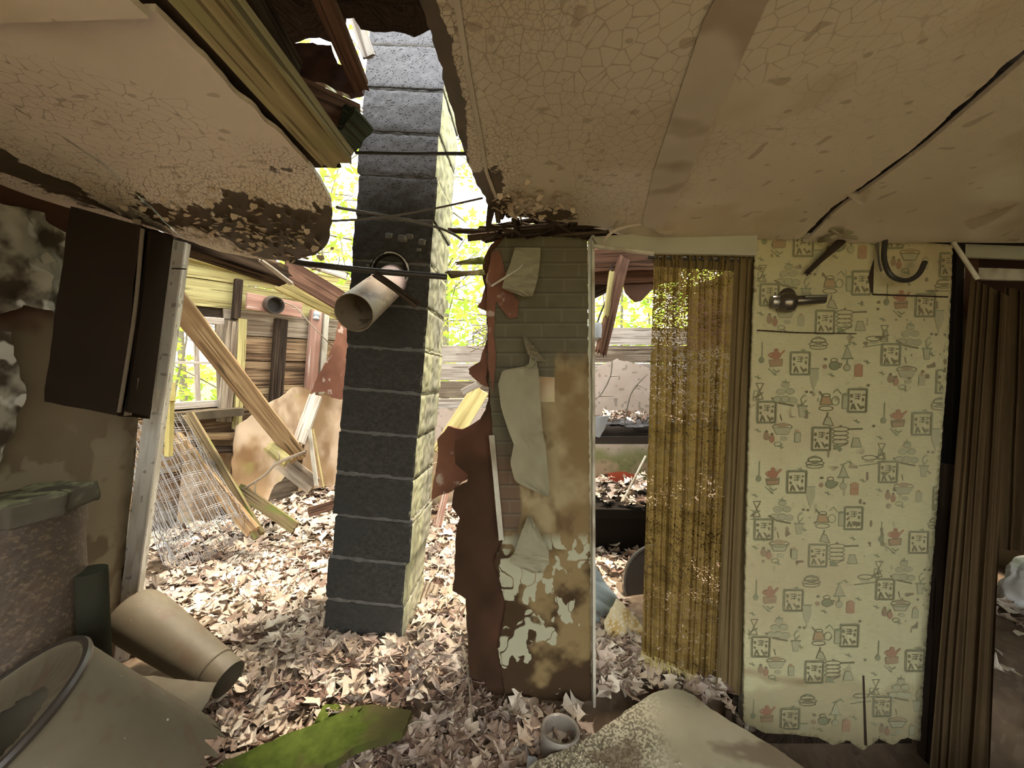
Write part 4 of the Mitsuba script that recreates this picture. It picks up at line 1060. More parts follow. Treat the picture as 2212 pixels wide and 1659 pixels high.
put('peeling_sheet', sheet(W1e, W1e.px([(722, 690), (745, 672), (760, 720), (748, 850), (735, 862), (715, 860), (700, 845), (675, 850), (688, 800), (708, 735)]), 0.03, 0.006, lambda u, v: 0.10 * sstep(0, 1, (v - 1.0)) + 0.05 * np.sin(u * 9 + v * 3), rag=0.012, seed=43)[:2], 'm_fibre_red', smooth=40,
    label='large curling reddish-brown sheet left of the chimney, behind the stub pipe', cat='sheet')
put('round_hole_rim', lathe([(0.028, 0), (0.036, 0), (0.036, 0.05), (0.028, 0.05)], W1.to(*wu(708, 1016), 0.07), N1, 20), 'm_black', label='short black pipe end low on the tan plasterboard', cat='pipe')

def tilt(p, q, Y0, Y1, w, t, mat, label, cat='plank', name='fallen_plank', face=(0.2, -1, 0.25), rag=(0.02, 0.02), seed=0, **k):
    return put(name, beam(P(*p, Y0), P(*q, Y1), w, t, face=face, rag=rag, seed=400 + seed, seg=20, rough=0.004, **k), mat, label=label, cat=cat)


tilt((366, 632), (648, 992), 2.55, 3.45, 0.135, 0.04, 'm_wood_tan', 'long tan plank slanting across the window down to the right', seed=1, rag=(0, .03))
tilt((404, 893), (562, 1160), 3.00, 2.85, 0.075, 0.04, 'm_wood_mossy', 'narrow greenish plank standing steeply against the window sill', seed=2)
tilt((375, 940), (548, 1150), 2.85, 2.78, 0.085, 0.05, 'm_wood_tan', 'weathered brown plank lying on the wire roll', seed=3)
tilt((515, 1055), (640, 1142), 3.1, 3.0, 0.085, 0.03, 'm_wood_mossy', 'short mossy plank lying low behind the two steep planks', seed=4)
tilt((578, 962), (622, 1000), 3.3, 3.2, 0.09, 0.03, 'm_wood_yellow', 'pale yellow splintered board end beside the long tan plank', seed=5, rag=(.04, .03))
tilt((600, 990), (680, 1052), 3.5, 3.4, 0.15, 0.03, 'm_wood_grey', 'grey board lying on leaves at the foot of the long tan plank', seed=6)
tilt((684, 850), (645, 960), 3.6, 3.4, 0.10, 0.05, 'm_wood_pale', 'pale rotten post leaning before the torn plasterboard', seed=7, rag=(.06, .02))
tilt((668, 925), (684, 1052), 3.45, 3.4, 0.032, 0.02, 'm_trim_white', 'thin white lath standing by the tan plasterboard', cat='lath', name='white_lath', seed=8)
tilt((676, 925), (700, 1056), 3.48, 3.42, 0.012, 0.012, 'm_wood_yellow', 'thin stick standing right of the white lath', cat='stick', name='stick', seed=9)
tilt((665, 1108), (724, 1090), 2.75, 2.7, 0.06, 0.02, 'm_wood_red', 'small brown board end half under leaves beside the chimney', seed=10)
put('dead_branch', merge([tube(curve([P(528, 1056, 3.0), P(572, 1026, 2.98), P(600, 1000, 2.95), P(660, 976, 2.9)], 16), np.linspace(.008, .013, 16), 7), tube(curve([P(553, 1040, 2.98), P(551, 1055, 2.97), P(552, 1070, 2.97)], 6), .005, 6), tube(curve([P(600, 1000, 2.95), P(604, 986, 2.94), P(600, 975, 2.94)], 6), .004, 6)]), 'm_wood_grey', smooth=True, label='thin bare branch slanting before the torn plasterboard', cat='branch')

# roof wreckage of the back room
tilt((598, 612), (760, 690), 3.3, 3.5, 0.10, 0.05, 'm_wood_yellow', 'yellow-lit roof rail slanting down behind the stub pipe', cat='beam', name='roof_rail', seed=11, rag=(.05, .02))  # yellow light on the rail is carried by its wood colour
tilt((606, 572), (752, 660), 3.2, 3.4, 0.16, 0.03, 'm_wood_red', 'splintered brown roof board above the yellow rail', name='roof_board', seed=12, rag=(.05, .08))
tilt((600, 548), (756, 600), 3.35, 3.5, 0.06, 0.03, 'm_wood_pale', 'pale broken roof board lit by the sky, left of the chimney', name='roof_board', seed=13, rag=(.02, .06))
tilt((372, 512), (622, 600), 1.88, 2.35, 0.10, 0.09, 'm_wood_dark', 'black broken lintel hanging from the white door post', cat='beam', name='broken_lintel', seed=14, rag=(.02, .16))
tilt((398, 506), (600, 566), 1.85, 2.2, 0.03, 0.02, 'm_wood_grey', 'thin grey lath along the top of the broken lintel', cat='lath', name='ceiling_lath', seed=15)
tilt((560, 560), (632, 615), 2.0, 2.3, 0.015, 0.02, 'm_wood_pale', 'pale splinter at the end of the broken lintel', cat='splinter', name='wood_splinter', seed=16, rag=(.02, .05))
b = thing('lamp_board', 'short board with a round black lamp socket on the plank wall', 'lamp holder')
put('board', beam(W1.to(*wu(522, 652), 0.10), W1.to(*wu(640, 672), 0.10), 0.15, 0.03, face=N1, seed=420), 'm_wood_pink', b)
put('socket', lathe([(0.0, 0), (0.075, 0), (0.085, 0.02), (0.08, 0.10), (0.07, 0.10), (0.065, 0.03), (0.0, 0.03)], W1.to(*wu(574, 660), 0.11), N1 + np.array([.2, -.2, -.2]), 24, closed=False), 'm_dark_metal', b, smooth=40)
put('dangling_wire', tube(curve([W1.to(*wu(585, 655), .2), W1.to(*wu(615, 668), .22), W1.to(*wu(640, 700), .25), W1.to(*wu(690, 752), .28), W1.to(*wu(706, 754), .3), W1.to(*wu(745, 760), .32)], 24), 0.006, 6), 'm_wood_grey', smooth=True, label='loose wire drooping from the lamp socket to the chimney', cat='wire')
put('insulator', lathe([(0.0, 0), (0.035, 0), (0.04, 0.03), (0.028, 0.05), (0.036, 0.08), (0.0, 0.09)], W1.to(*wu(676, 676), 0.06), (0.1, -.3, -1), 16, closed=False), 'm_insulator', smooth=40, label='small blue-grey insulator on the plank wall above the pink post', cat='insulator')
put('insulator', lathe([(0.0, 0), (0.05, 0), (0.055, 0.05), (0.05, 0.12), (0.0, 0.14)], P(1286, 700, 3.2), (0.05, -.2, -1), 16, closed=False), 'm_insulator', smooth=40, label='grey insulator hanging inside the curtained doorway', cat='insulator')
b = thing('yellow_bracket', 'small yellow wooden bracket on a stick beside the white post', 'bracket')
put('head', hexa([P(x, y, Y) for x in (360, 379) for Y in (2.3, 2.36) for y in (866, 826)], (4, 3, 4)), 'm_yellow', b, smooth=40)
put('stem', beam(P(368, 864, 2.33), P(364, 985, 2.33), .03, .03, seed=421), 'm_yellow', b)

# rear wall
labels['wall_rear'] = {'kind': 'structure'}
ZR = 4.85
for i in range(5):
    zc = 1.02 + i * 0.205
    for j, (xa, xb) in enumerate(((-1.9, 0.35), (0.36, 2.3), (2.31, 4.2))):
        if i == 4 and j == 0: continue
        rg = (0.0, 0.25) if j == 0 and i == 3 else (0, 0)
        put('plank', beam((xa, ZR, zc), (xb, ZR, zc), 0.195, 0.025, seg=20, seed=450 + i * 3 + j, rough=0.004, rag=rg), ['m_wood_pale', 'm_wood_grey', 'm_wood_pale'][(i + j) % 3], 'wall_rear')
F6 = frontal(4.78)
pts = [(-1.95, -0.3), (4.2, -0.3), (4.2, 1.45), (2.6, 1.42), (1.9, 1.36), (1.45, 1.52), (1.2, 1.58), (1.0, 1.5), (0.8, 1.3), (0.3, 0.95), (0.0, 1.0), (-0.4, 1.02), (-0.9, 1.0), (-1.95, 1.1)]
put('plaster', sheet(F6, pts, 0.09, 0.015, lambda u, v: 0.015 * meshkit.fbm(np.c_[u * 2, v * 2, u * 0], 3, 50), rag=0.02, seed=46)[:2], 'm_rear_lower', 'wall_rear', smooth=40, label='pale spotted plasterboard, mossy and orange-red near the ground')
for i, (x, t) in enumerate(((-0.15, 2.35), (0.0, 2.2))):
    put('stud', beam((x, 4.72, -0.1), (x + .02, 4.72, t), 0.06, 0.05, seed=470 + i, rough=.006), 'm_wood_pale', 'wall_rear')
db = []
for k in range(60):
    a = np.array([rng.uniform(-.35, 0.35), rng.uniform(4.45, 4.62), rng.uniform(1.62, 1.95)]); d = rng.normal(0, 1, 3) * [.16, .03, .07]
    db.append(tube(curve([a - d, a + rng.normal(0, .04, 3), a + d], 6), .006, 4))
put('brush_pile', merge(db)[:2], 'm_bark', kind='stuff', label='tangle of dead twigs on the rear wall right of the chimney', cat='twigs')
tilt((1040, 838), (948, 985), 3.6, 3.3, 0.16, 0.03, 'm_wood_yellow', 'bright yellow board leaning behind the brown fibreboard', name='leaning_board', seed=20, rag=(.03, .05))  # yellow light on this board is put into its wood colour
tilt((996, 848), (1052, 822), 3.3, 3.3, 0.05, 0.02, 'm_wood_pale', 'short pale stick across the top of the yellow board', cat='stick', name='stick', seed=21)
put('white_knob', trimesh.creation.icosphere(2, 0.018).apply_translation(P(1038, 823, 1.80)), 'm_cloth_pale', 'wall_front', smooth=True, label='small white knob at the torn edge of the wall')
tilt((936, 1258), (884, 1408), 2.35, 2.1, 0.085, 0.025, 'm_wood_grey', 'grey board lying on the leaves right of the chimney', seed=22)
tilt((975, 1010), (945, 1140), 3.0, 2.8, 0.05, 0.03, 'm_wood_pink', 'reddish lath leaning in the shade right of the chimney', cat='lath', name='leaning_lath', seed=23)
put('torn_plasterboard', sheet(frontal(3.9), frontal(3.9).px([(925, 1000), (1010, 985), (1030, 1010), (1020, 1190), (960, 1160), (915, 1190)]), 0.06, 0.012, lambda u, v: 0.05 * meshkit.fbm(np.c_[u * 3, v * 3, u * 0], 3, 48), rag=.015, seed=47)[:2], 'm_drywall', smooth=40, label='pale plasterboard standing between the chimney and the brown fibreboard', cat='plasterboard')

# through the curtained doorway
for i, (p, q, w, m, lab) in enumerate((((1240, 563), (1470, 556), .17, 'm_wood_red', 'broad red-brown roof board over the curtained doorway'), ((1230, 600), (1470, 588), .12, 'm_wood_red', 'second red-brown roof board, lower in the curtained doorway'), ((1240, 648), (1345, 600), .11, 'm_wood_dark', 'dark sagging board left in the curtained doorway'))):
    put('roof_board', beam(P(*p, 3.3 + .1 * i), P(*q, 3.3 + .1 * i), w, .04, face=(0, -1, -.5), seed=480 + i, rough=.012, rag=(.02, .05)), m, label=lab, cat='plank')
put('roof_board', sheet(frontal(3.45), frontal(3.45).px([(1338, 590), (1440, 580), (1440, 610), (1400, 632), (1385, 650), (1372, 652), (1352, 630)]), 0.03, 0.04, None, rag=.02, seed=49)[:2], 'm_wood_red', label='torn pointed roof scrap hanging beside the curtain', cat='roof scrap')
put('hanging_batten', beam(P(1348, 556, 3.27), P(1296, 770, 3.15), .085, .045, face=(.4, -1, 0), seed=484, rag=(.02, .10), rough=.004), 'm_wood_red', label='broken red batten hanging in the curtained doorway', cat='batten')
put('hanging_batten', beam(P(1322, 585, 3.15), P(1308, 690, 3.1), .035, .03, face=(.4, -1, 0), seed=485, rag=(.02, .05)), 'm_wood_yellow', label='thin pale batten behind the red hanging one', cat='batten')
put('hanging_wire', tube(curve([P(1322, 572, 3.30), P(1316, 600, 3.22), P(1312, 640, 3.2), P(1296, 680, 3.2), P(1290, 706, 3.2), P(1297, 745, 3.2)], 16), .006, 6), 'm_cable', smooth=True, label='dark wire hanging to the grey insulator', cat='wire')
put('twig', merge([tube(curve([P(1266, 930, 3.78), P(1276, 866, 3.74), P(1295, 856, 3.74), P(1318, 815, 3.74), P(1322, 780, 3.74)], 10), .006, 5), tube(curve([P(1295, 856, 3.74), P(1325, 855, 3.74)], 4), .005, 5), tube(curve([P(1319, 814, 3.74), P(1338, 812, 3.74), P(1336, 820, 3.74)], 5), .004, 5)]), 'm_bark', smooth=True, label='bare twig before the pale rear wall, next to the torn panel', cat='twigs')
put('twig', merge([tube(curve([P(1345, 940, 3.75), P(1358, 866, 3.75), P(1372, 836, 3.75), P(1398, 808, 3.75)], 8), .006, 5), tube(curve([P(1376, 832, 3.75), P(1392, 838, 3.75)], 4), .004, 5)]), 'm_bark', smooth=True, label='bare twig before the pale rear wall, next to the curtain', cat='twigs')
b = thing('collapsed_counter', 'collapsed counter with a dark metal edge under black plastic', 'counter')
ya, yb = 3.7, 4.3
zt = P(1300, 935, 3.7)[2]
put('top', hexa([(x, y, z) for x in (.55, 2.3) for y in (ya, yb) for z in (zt - .05, zt)], (8, 4, 2)), 'm_dark_metal', b)
put('edge_rail', beam((.55, ya - .02, zt - .06), (2.3, ya - .02, zt - .06), .07, .03, seed=486), 'm_dark_metal', b)
for x in (.62, 2.2):
    for y in (ya + .05, yb - .05):
        put('leg', beam((x, y, 0.05), (x, y, zt - .05), .06, .06, seed=487), 'm_dark_metal', b, smooth=False)
put('black_plastic', sheet(Frame((1.2, 3.95, zt + .02), (1, 0, 0), (0, 1, 0)), [(-.6, -.28), (-.2, -.3), (.2, -.27), (.7, -.3), (1.0, .2), (.3, .3), (-.6, .25)], .03, .004, lambda u, v: .10 * meshkit.fbm(np.c_[u * 7, v * 7, u * 0], 4, 52), rag=.03, seed=51)[:2], 'm_plastic_black', smooth=30, label='crumpled black plastic on the collapsed counter', cat='plastic sheet')
put('plastic_scrap', sheet(frontal(3.66), frontal(3.66).px([(1278, 900), (1316, 898), (1308, 920), (1296, 945), (1278, 942)]), .02, .004, lambda u, v: .03 * meshkit.fbm(np.c_[u * 9, v * 9, u * 0], 3, 54), rag=.01, seed=53)[:2], 'm_insulator', smooth=30, label='grey plastic scrap hanging over the counter edge', cat='plastic sheet')
b = thing('bed_frame', 'low dark platform buried in leaves inside the doorway', 'platform')
zb_ = 0.50
put('top', hexa([(x, y, z) for x in (.45, 2.2) for y in (2.85, 3.55) for z in (zb_ - .06, zb_)], (10, 6, 2), amp=.02), 'm_black', b)
put('front', hexa([(x, y, z) for x in (.45, 2.2) for y in (2.95, 3.0) for z in (.05, zb_ - .06)], (8, 2, 4)), 'm_black', b)  # shadow under the ledge, built as a black front board
put('thin_pole', tube([P(1395, 985, 3.0), P(1346, 1082, 2.9)], .008, 6), 'm_trim_white', label='thin white pole slanting before the orange stain', cat='pole')
b = thing('tub_lid', 'round grey metal lid leaning inside the doorway, half behind the curtain', 'lid')
put('disc', lathe([(0, 0), (.21, 0), (.225, .012), (.215, .02), (0, .014)], P(1425, 1262, 2.45), (.1, -1, .25), 48, closed=False), 'm_dark_metal', b, smooth=40)
put('rim', lathe([(.219, -.006), (.231, -.006), (.231, .022), (.219, .022)], P(1425, 1262, 2.45), (.1, -1, .25), 64), 'm_steel', b, smooth=40)
F7 = Frame(P(1300, 1280, 2.15), (1, .25, 0), (0, .35, 1))
px = F7.px([(1240, 1150), (1284, 1222), (1312, 1262), (1342, 1305), (1330, 1345), (1290, 1420), (1240, 1440)])
put('ribbed_sheet', sheet(F7, px, .008, .003, lambda u, v: .008 * np.sin(90 * (u * .62 + v * .78)) * 1.6, seed=55)[:2], 'm_blue_sheet', smooth=True, label='pale blue ribbed metal sheet leaning behind the torn panel', cat='metal sheet')
F8 = Frame(P(1345, 1375, 2.02), (1, .2, 0), (0, .25, 1))
put('crumpled_paper', sheet(F8, F8.px([(1322, 1286), (1340, 1300), (1372, 1335), (1402, 1380), (1404, 1430), (1376, 1462), (1352, 1440), (1320, 1410), (1302, 1380), (1300, 1340), (1310, 1310)]), .012, .002, lambda u, v: .07 * meshkit.fbm(np.c_[u * 11, v * 11, u * 0], 3, 57), rag=.006, seed=56)[:2], 'm_crumple', smooth=25, label='crumpled yellow and white printed paper at the foot of the curtain', cat='paper')
F9 = Frame(P(1320, 1450, 1.98), (1, .3, 0), (0, .5, 1))
put('dark_slab', sheet(F9, F9.px([(1240, 1360), (1300, 1392), (1330, 1425), (1376, 1465), (1372, 1500), (1300, 1520), (1240, 1530)]), .03, .04, None, rag=.008, seed=58)[:2], 'm_dark_metal', smooth=30, label='dark slab leaning under the crumpled paper', cat='slab')

labels['wall_side'] = {'kind': 'structure'}
put('wall_side', sheet(Frame((2.02, 0, 0), (0, -1, 0), (0, 0, 1)), [(-4.75, -0.2), (-1.85, -0.2), (-1.85, 2.1), (-4.75, 2.3)], .2, .06)[:2], 'm_left_wall')
labels['wall_side'] = {'kind': 'structure'}
put('deck', sheet(Frame((2.0, 1.7, 2.3), (1, 0, 0), (0, 1, 0.02)), [(0, 0.05), (1.5, 0.05), (1.5, 3.2), (0, 3.2)], .3, .03)[:2], 'm_wood_dark', 'roof')

# ------------------------------------------------------------------ chimney
ch = thing('chimney', 'leaning chimney of grey concrete blocks, its lit right side and sky-lit top painted paler', 'chimney')
base = np.array([-0.725, 2.14, 0.0])
axis = np.array([0.080, 0.03, 1.0]); axis /= np.linalg.norm(axis)
R = rotz(-0.05)
xa = R @ np.array([1, 0, 0]); xa -= axis * (xa @ axis); xa /= np.linalg.norm(xa)
ya_ = np.cross(axis, xa)
Bm = basis(xa, ya_, axis)
PIT, BW, BH = 0.205, 0.385, 0.194
c0 = base + axis * (P(780, 1397, 1.95)[2])
hole = P(840, 585, 1.95)
rr_ = np.random.default_rng(3)
for i in range(-1, 16):
    c = c0 + axis * (PIT * (i + 0.5)) + xa * rr_.normal(0, .003) + ya_ * rr_.normal(0, .003)
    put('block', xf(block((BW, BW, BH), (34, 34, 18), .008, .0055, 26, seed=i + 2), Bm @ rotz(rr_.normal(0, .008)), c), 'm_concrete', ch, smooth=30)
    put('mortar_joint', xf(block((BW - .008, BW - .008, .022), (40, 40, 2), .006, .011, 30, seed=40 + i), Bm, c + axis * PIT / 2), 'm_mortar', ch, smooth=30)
fy = c0 - ya_ * BW / 2
def on_front(px, py, off=0.0):
    d = ray(px, py); n = -ya_
    return EYE + d * (((c0 - ya_ * (BW / 2) - EYE) @ n) / (d @ n)) + n * off
hc = on_front(842, 588)
p0, p1 = on_front(846, 600, -0.03), P(764, 676, 1.56)
pax = p1 - p0
put('thimble', lathe([(.076, 0), (.094, 0), (.094, .016), (.076, .016)], hc - ya_ * .004, -ya_, 40, wob=.06), 'm_black', ch, smooth=30, label='black ring where the pipe enters')
put('thimble_liner', lathe([(.084, 0), (.091, 0), (.090, .022), (.085, .022)], hc + xa * .006 - ya_ * .006, -ya_, 40, rag=lambda g: .008 * (math.sin(g * 2 + 2) > 0.1)), 'm_cloth_pale', ch, smooth=30, label='broken white liner round the pipe hole')
mb = []
for (x, y, s) in ((840, 510, .018), (870, 516, .022), (885, 512, .016), (912, 524, .018), (905, 540, .012), (805, 565, .012), (795, 575, .01)):
    mb.append(xf(block((s * 2, s, s * 1.5), (5, 5, 5), s * .4, s * .3, 40, seed=int(x)), Bm, on_front(x, y, .002)))
put('mortar_lump', merge(mb)[:2], 'm_mortar', ch, smooth=40, kind='stuff', label='lumps of smeared mortar above the pipe')
L = np.linalg.norm(pax)
put('stub_pipe', lathe([(.068, 0), (.0725, 0), (.0725, L * .45), (.0735, L * .46), (.0735, L), (.071, L), (.070, L * .46), (.068, L * .44)], p0, pax, 64, rag=lambda g: .03 * max(0, meshkit.fbm(np.array([[math.cos(g) * 3, math.sin(g) * 3, 0]]), 3, 5)[0] - .6) + .0), 'm_pipe', smooth=40, label='dusty rusted stub pipe jutting from the chimney', cat='stovepipe')

# ------------------------------------------------------------------ cables and sticks before the chimney
def wire(pts, r, mat, label, cat='cable', name='cable', n=30):
    put(name, tube(curve([P(*q) for q in pts], n), r, 7), mat, smooth=True, label=label, cat=cat)
wire([(768, 330, 1.28), (880, 332, 1.25), (1004, 332, 1.08)], .0045, 'm_cable', 'straight black cable across the upper chimney')
wire([(728, 448, 1.40), (775, 456, 1.5), (845, 468, 1.6), (940, 490, 1.62), (978, 505, 1.6), (998, 518, 1.58)], .005, 'm_cable_grey', 'grey cable crossing the chimney and drooping to the right')
wire([(700, 478, 1.45), (775, 474, 1.5), (850, 466, 1.57), (940, 450, 1.55), (1042, 428, 1.45)], .0035, 'm_cable_grey', 'thin wire crossing the grey cable before the chimney')
wire([(560, 540, 1.62), (640, 566, 1.55), (700, 574, 1.5), (770, 582, 1.5), (860, 590, 1.5), (965, 598, 1.5)], .011, 'm_cable', 'thick black cable lying over the stub pipe')
put('torn_sheath', beam(P(966, 594, 1.5), P(1046, 588, 1.74), .022, .006, rag=(.04, .01), seed=490, rough=.008), 'm_wood_mossy', label='flat torn strip between the thick cable and the wall edge', cat='strip')
put('torn_sheath', beam(P(982, 570, 1.68), P(1046, 562, 1.76), .018, .006, rag=(.05, .01), seed=491, rough=.008), 'm_wood_mossy', label='upper pointed strip sticking out of the wall edge', cat='strip')
put('burnt_stick', beam(P(806, 588, 1.48), P(908, 664, 1.46), .026, .012, rag=(.02, .04), seed=492, rough=.006, face=(.3, -1, .4)), 'm_wood_dark', label='dark stick hanging over the stub pipe', cat='stick')

# ------------------------------------------------------------------ kitchen left side
put('door_jamb', beam(P(387, 522, 1.86), P(262, 1440, 1.86), .072, .05, face=(.25, -1, 0), seg=40, seed=493), 'm_jamb', label='white-painted leaning door post at the end of the left wall', cat='door post')
put('nail', tube([P(372, 580, 1.82), P(401, 581, 1.80)], .003, 6), 'm_dark_metal', label='nail sticking out of the white door post', cat='nail')
cb = thing('wall_cabinet', 'dark brown wall cabinet hanging beside the white door post', 'cabinet')
nt = [P(150, 446, 1.30), P(306, 488, 1.30), P(95, 868, 1.30), P(256, 897, 1.30)]
ft = [nt[0] + [-.02, .26, 0], P(372, 508, 1.60), nt[2] + [-.02, .26, 0], P(322, 906, 1.60)]
cor = lambda TL, TR, BL, BR, TL2, TR2, BL2, BR2: [BL, TL, BL2, TL2, BR, TR, BR2, TR2]
put('body', hexa(cor(nt[0], nt[1], nt[2], nt[3], ft[0], ft[1], ft[2], ft[3]), (10, 10, 14), amp=.01), 'm_cabinet', cb, smooth=35)
o = np.array([.018, -.006, 0])
put('door', hexa([nt[3] + o * .1 + [0, .02, .01], nt[1] + o * .1 + [0, .02, -.01], ft[3] + o * .1 + [0, -.01, .01], ft[1] + o * .1 + [0, -.01, -.01], nt[3] + o + [0, .02, .01], nt[1] + o + [0, .02, -.01], ft[3] + o + [0, -.01, .01], ft[1] + o + [0, -.01, -.01]], (4, 8, 12)), 'm_cabinet', cb, smooth=35)
put('edge_trim', tube(curve([nt[1] + [.006, -.004, -.01], nt[1] * .5 + nt[3] * .5 + [.02, -.006, .02], nt[3] + [.006, -.004, .01]], 14), .006, 6), 'm_cabinet_edge', cb, smooth=True)
put('shelf_bracket', beam(P(282, 815, 1.36), P(266, 895, 1.36), .035, .03, seed=494), 'm_wood_grey', cb)
tk = thing('water_tank', 'tall rusty cylindrical tank standing at the left edge with two blocks on it', 'tank')
tc = np.array([-1.425, 1.15, 0.0])
put('body', lathe([(0, 0), (.155, 0), (.16, .02), (.16, 1.04), (.0, 1.04)], tc, (0, 0, 1), 72, closed=False), 'm_rust', tk, smooth=40)
put('rim', lathe([(.156, 1.03), (.165, 1.03), (.167, 1.085), (.163, 1.10), (.158, 1.085)], tc, (0, 0, 1), 72, wob=.01), 'm_rust', tk, smooth=40)
put('stone_block', xf(block((.15, .12, .062), (12, 12, 8), .008, .008, 22, 3), rotz(.2), P(112, 1052, 1.16) * [1, 1, 0] + [0, 0, 1.131]), 'm_mossy_stone', smooth=40, label='mossy grey block on the tank rim, the one further right', cat='block')
put('stone_block', xf(block((.17, .12, .065), (12, 12, 8), .008, .008, 22, 4), rotz(-.2), P(28, 1072, 1.05) * [1, 1, 0] + [0, 0, 1.134]), 'm_mossy_stone', smooth=40, label='mossy grey block on the tank at the very left edge', cat='block')
scene['m_mossy_stone'] = diffuse(lambda p, n, uv: mix((0.11, 0.10, 0.08), (0.30, 0.31, 0.20), smoothstep(0.4, 0.65, fbm(p.x * 26, p.y * 26, p.z * 26, 3)) * smoothstep(0.0, 0.7, n.z)))
put('standing_pipe', tube([np.r_[P(192, 1232, 1.22)[:2] + [0, 0], .05], np.r_[P(192, 1232, 1.22)[:2], P(192, 1232, 1.22)[2]]], .042, 24), 'm_green_metal', smooth=40, label='dark green pipe standing between the rusty tank and the door post', cat='pipe')
# stovepipe on the heap
a, b_ = P(285, 1322, 1.74), P(494, 1468, 1.60)
Ls = np.linalg.norm(b_ - a)
put('stovepipe', lathe([(.094, 0), (.099, .004), (.104, .02), (.107, .06), (.105, .12), (.078, Ls - .09), (.077, Ls - .085), (.080, Ls - .082), (.080, Ls - .074), (.074, Ls - .07), (.070, Ls), (.067, Ls), (.072, Ls - .08), (.097, .14), (.090, .02)], a, b_ - a, 56, wob=.015), 'm_dusty', smooth=40,
    label='dusty tapered stovepipe lying on the leaves before the door post', cat='stovepipe')
# big corroded drum
rc = P(-55, 1592, .86); ax = np.array([.165, .16, -.345])
def ragd(g):
    q = np.array([[math.cos(g), math.sin(g), 3.0]])
    return .01 + .20 * max(0, meshkit.fbm(q * 4.5, 4, 9)[0] - .3) + .035 * (meshkit.noise(q * 26, 4)[0] > .55)
dr_ = thing('metal_drum', 'big corroded metal drum lying mouth up in the left corner, its far end eaten away', 'drum')
n_ = 28
prof = [(.108, .034), (.15, .03), (.188, .014), (.197, .0), (.206, .004)] + [(.206 + .012 * q, .01 + .50 * q) for q in np.linspace(0, 1, n_)] + [(.203 + .012 * q, .01 + .50 * q) for q in np.linspace(1, 0.03, n_)] + [(.194, .022), (.15, .04), (.11, .042)]
put('shell', lathe(prof, rc, ax, 150, rag=ragd, wob=.01), 'm_dusty', dr_, smooth=40)
put('bead', lathe([(.203, -.004), (.212, -.002), (.215, .006), (.212, .014), (.204, .012)], rc, ax, 96), 'm_dark_metal', dr_, smooth=40)
ck = thing('wooden_pallet', 'low wooden pallet under the corroded drum', 'pallet')
for k in range(1):
    for (a_, b2) in (((-1.35, .52), (-.72, .52)), ((-1.35, 1.02), (-.72, 1.02)), ((-1.35, .52), (-1.35, 1.02)), ((-.72, .52), (-.72, 1.02))):
        put('slat', beam((*a_, .08 + .09 * k), (*b2, .08 + .09 * k), .08, .014, face=(b2[1] - a_[1], a_[0] - b2[0], 0), seed=530 + k), 'm_wood_grey', ck)
put('lid', beam((-1.37, .77, .13), (-.70, .77, .13), .52, .02, face=(0, 0, 1), seed=535), 'm_wood_grey', ck)
F10 = Frame(PZ(365, 1500, .33), (1, .1, 0), (.1, 1, .05))
put('sheet_metal', sheet(F10, F10.px([(200, 1455), (330, 1462), (400, 1474), (468, 1478), (450, 1520), (430, 1552), (416, 1545), (404, 1566), (390, 1560), (370, 1600), (240, 1560)]), .02, .003, lambda u, v: .012 * meshkit.fbm(np.c_[u * 6, v * 6, u * 0], 3, 60), rag=.006, seed=61)[:2], 'm_dusty', smooth=40, label='flat rusted metal sheet between the drum and the stovepipe', cat='metal sheet')

# wire fence roll
wr = thing('wire_fence_roll', 'loose roll of wire fencing leaning behind the white door post', 'wire roll')
a, b_ = P(348, 955, 2.95), P(452, 1165, 2.62)
axw = (b_ - a); Lw = np.linalg.norm(axw); axw /= Lw
e1 = np.cross(axw, [0, 1, 0]); e1 /= np.linalg.norm(e1); e2 = np.cross(axw, e1)
sp = lambda g: .24 - .022 * g / 6.28
lw = []
for k in range(84):
    g = k * 6.283 * 2.4 / 84
    q = [a + axw * h + (sp(g) + .012 * math.sin(h * 9 + k)) * (math.cos(g) * e1 + math.sin(g) * e2) for h in np.linspace(-.05, Lw + .02, 7)]
    lw.append(tube(q, .0017, 5))
put('line_wires', merge(lw)[:2], 'm_wire', wr, kind='stuff')
for k in range(10):
    h = Lw * k / 9
    put('hoop_wire', tube([a + axw * (h + .008 * math.sin(g * 3)) + (sp(g) + .01 * math.sin(g * 2 + k)) * (math.cos(g) * e1 + math.sin(g) * e2) for g in np.linspace(0, 6.283 * 2.4, 80)], .002, 5), 'm_wire', wr)

# ------------------------------------------------------------------ foreground
F11 = Frame((0, 1.6, .095), (1, 0, 0), (0, 1, 0.01))
put('mossy_board', sheet(F11, F11.px([(462, 1662), (520, 1640), (610, 1600), (700, 1568), (745, 1540), (800, 1532), (890, 1545), (868, 1590), (770, 1625), (700, 1668), (690, 1740), (440, 1740)]), .03, .03, lambda u, v: .012 * meshkit.fbm(np.c_[u * 5, v * 5, u * 0], 3, 62), rag=.01, seed=63)[:2], 'm_moss', smooth=30, label='moss-grown board lying on the leaves at the bottom centre', cat='board')
put('moss_clump', xf(block((.13, .09, .03), (12, 10, 5), .014, .012, 22, 8), None, PZ(722, 1545, .085)), 'm_moss', smooth=True, label='small bright moss clump at the far corner of the mossy board', cat='moss')
cp = PZ(1208, 1632, H(.2, 1.55) + .0)
put('ceramic_cup', lathe([(0, 0), (.066, 0), (.074, .012), (.076, .10), (.072, .108), (.062, .104), (.056, .05), (0, .045)], cp, (.04, .02, 1), 48, closed=False), 'm_ceramic', smooth=40, label='thick-rimmed grey bowl on the leaves before the torn panel', cat='bowl')
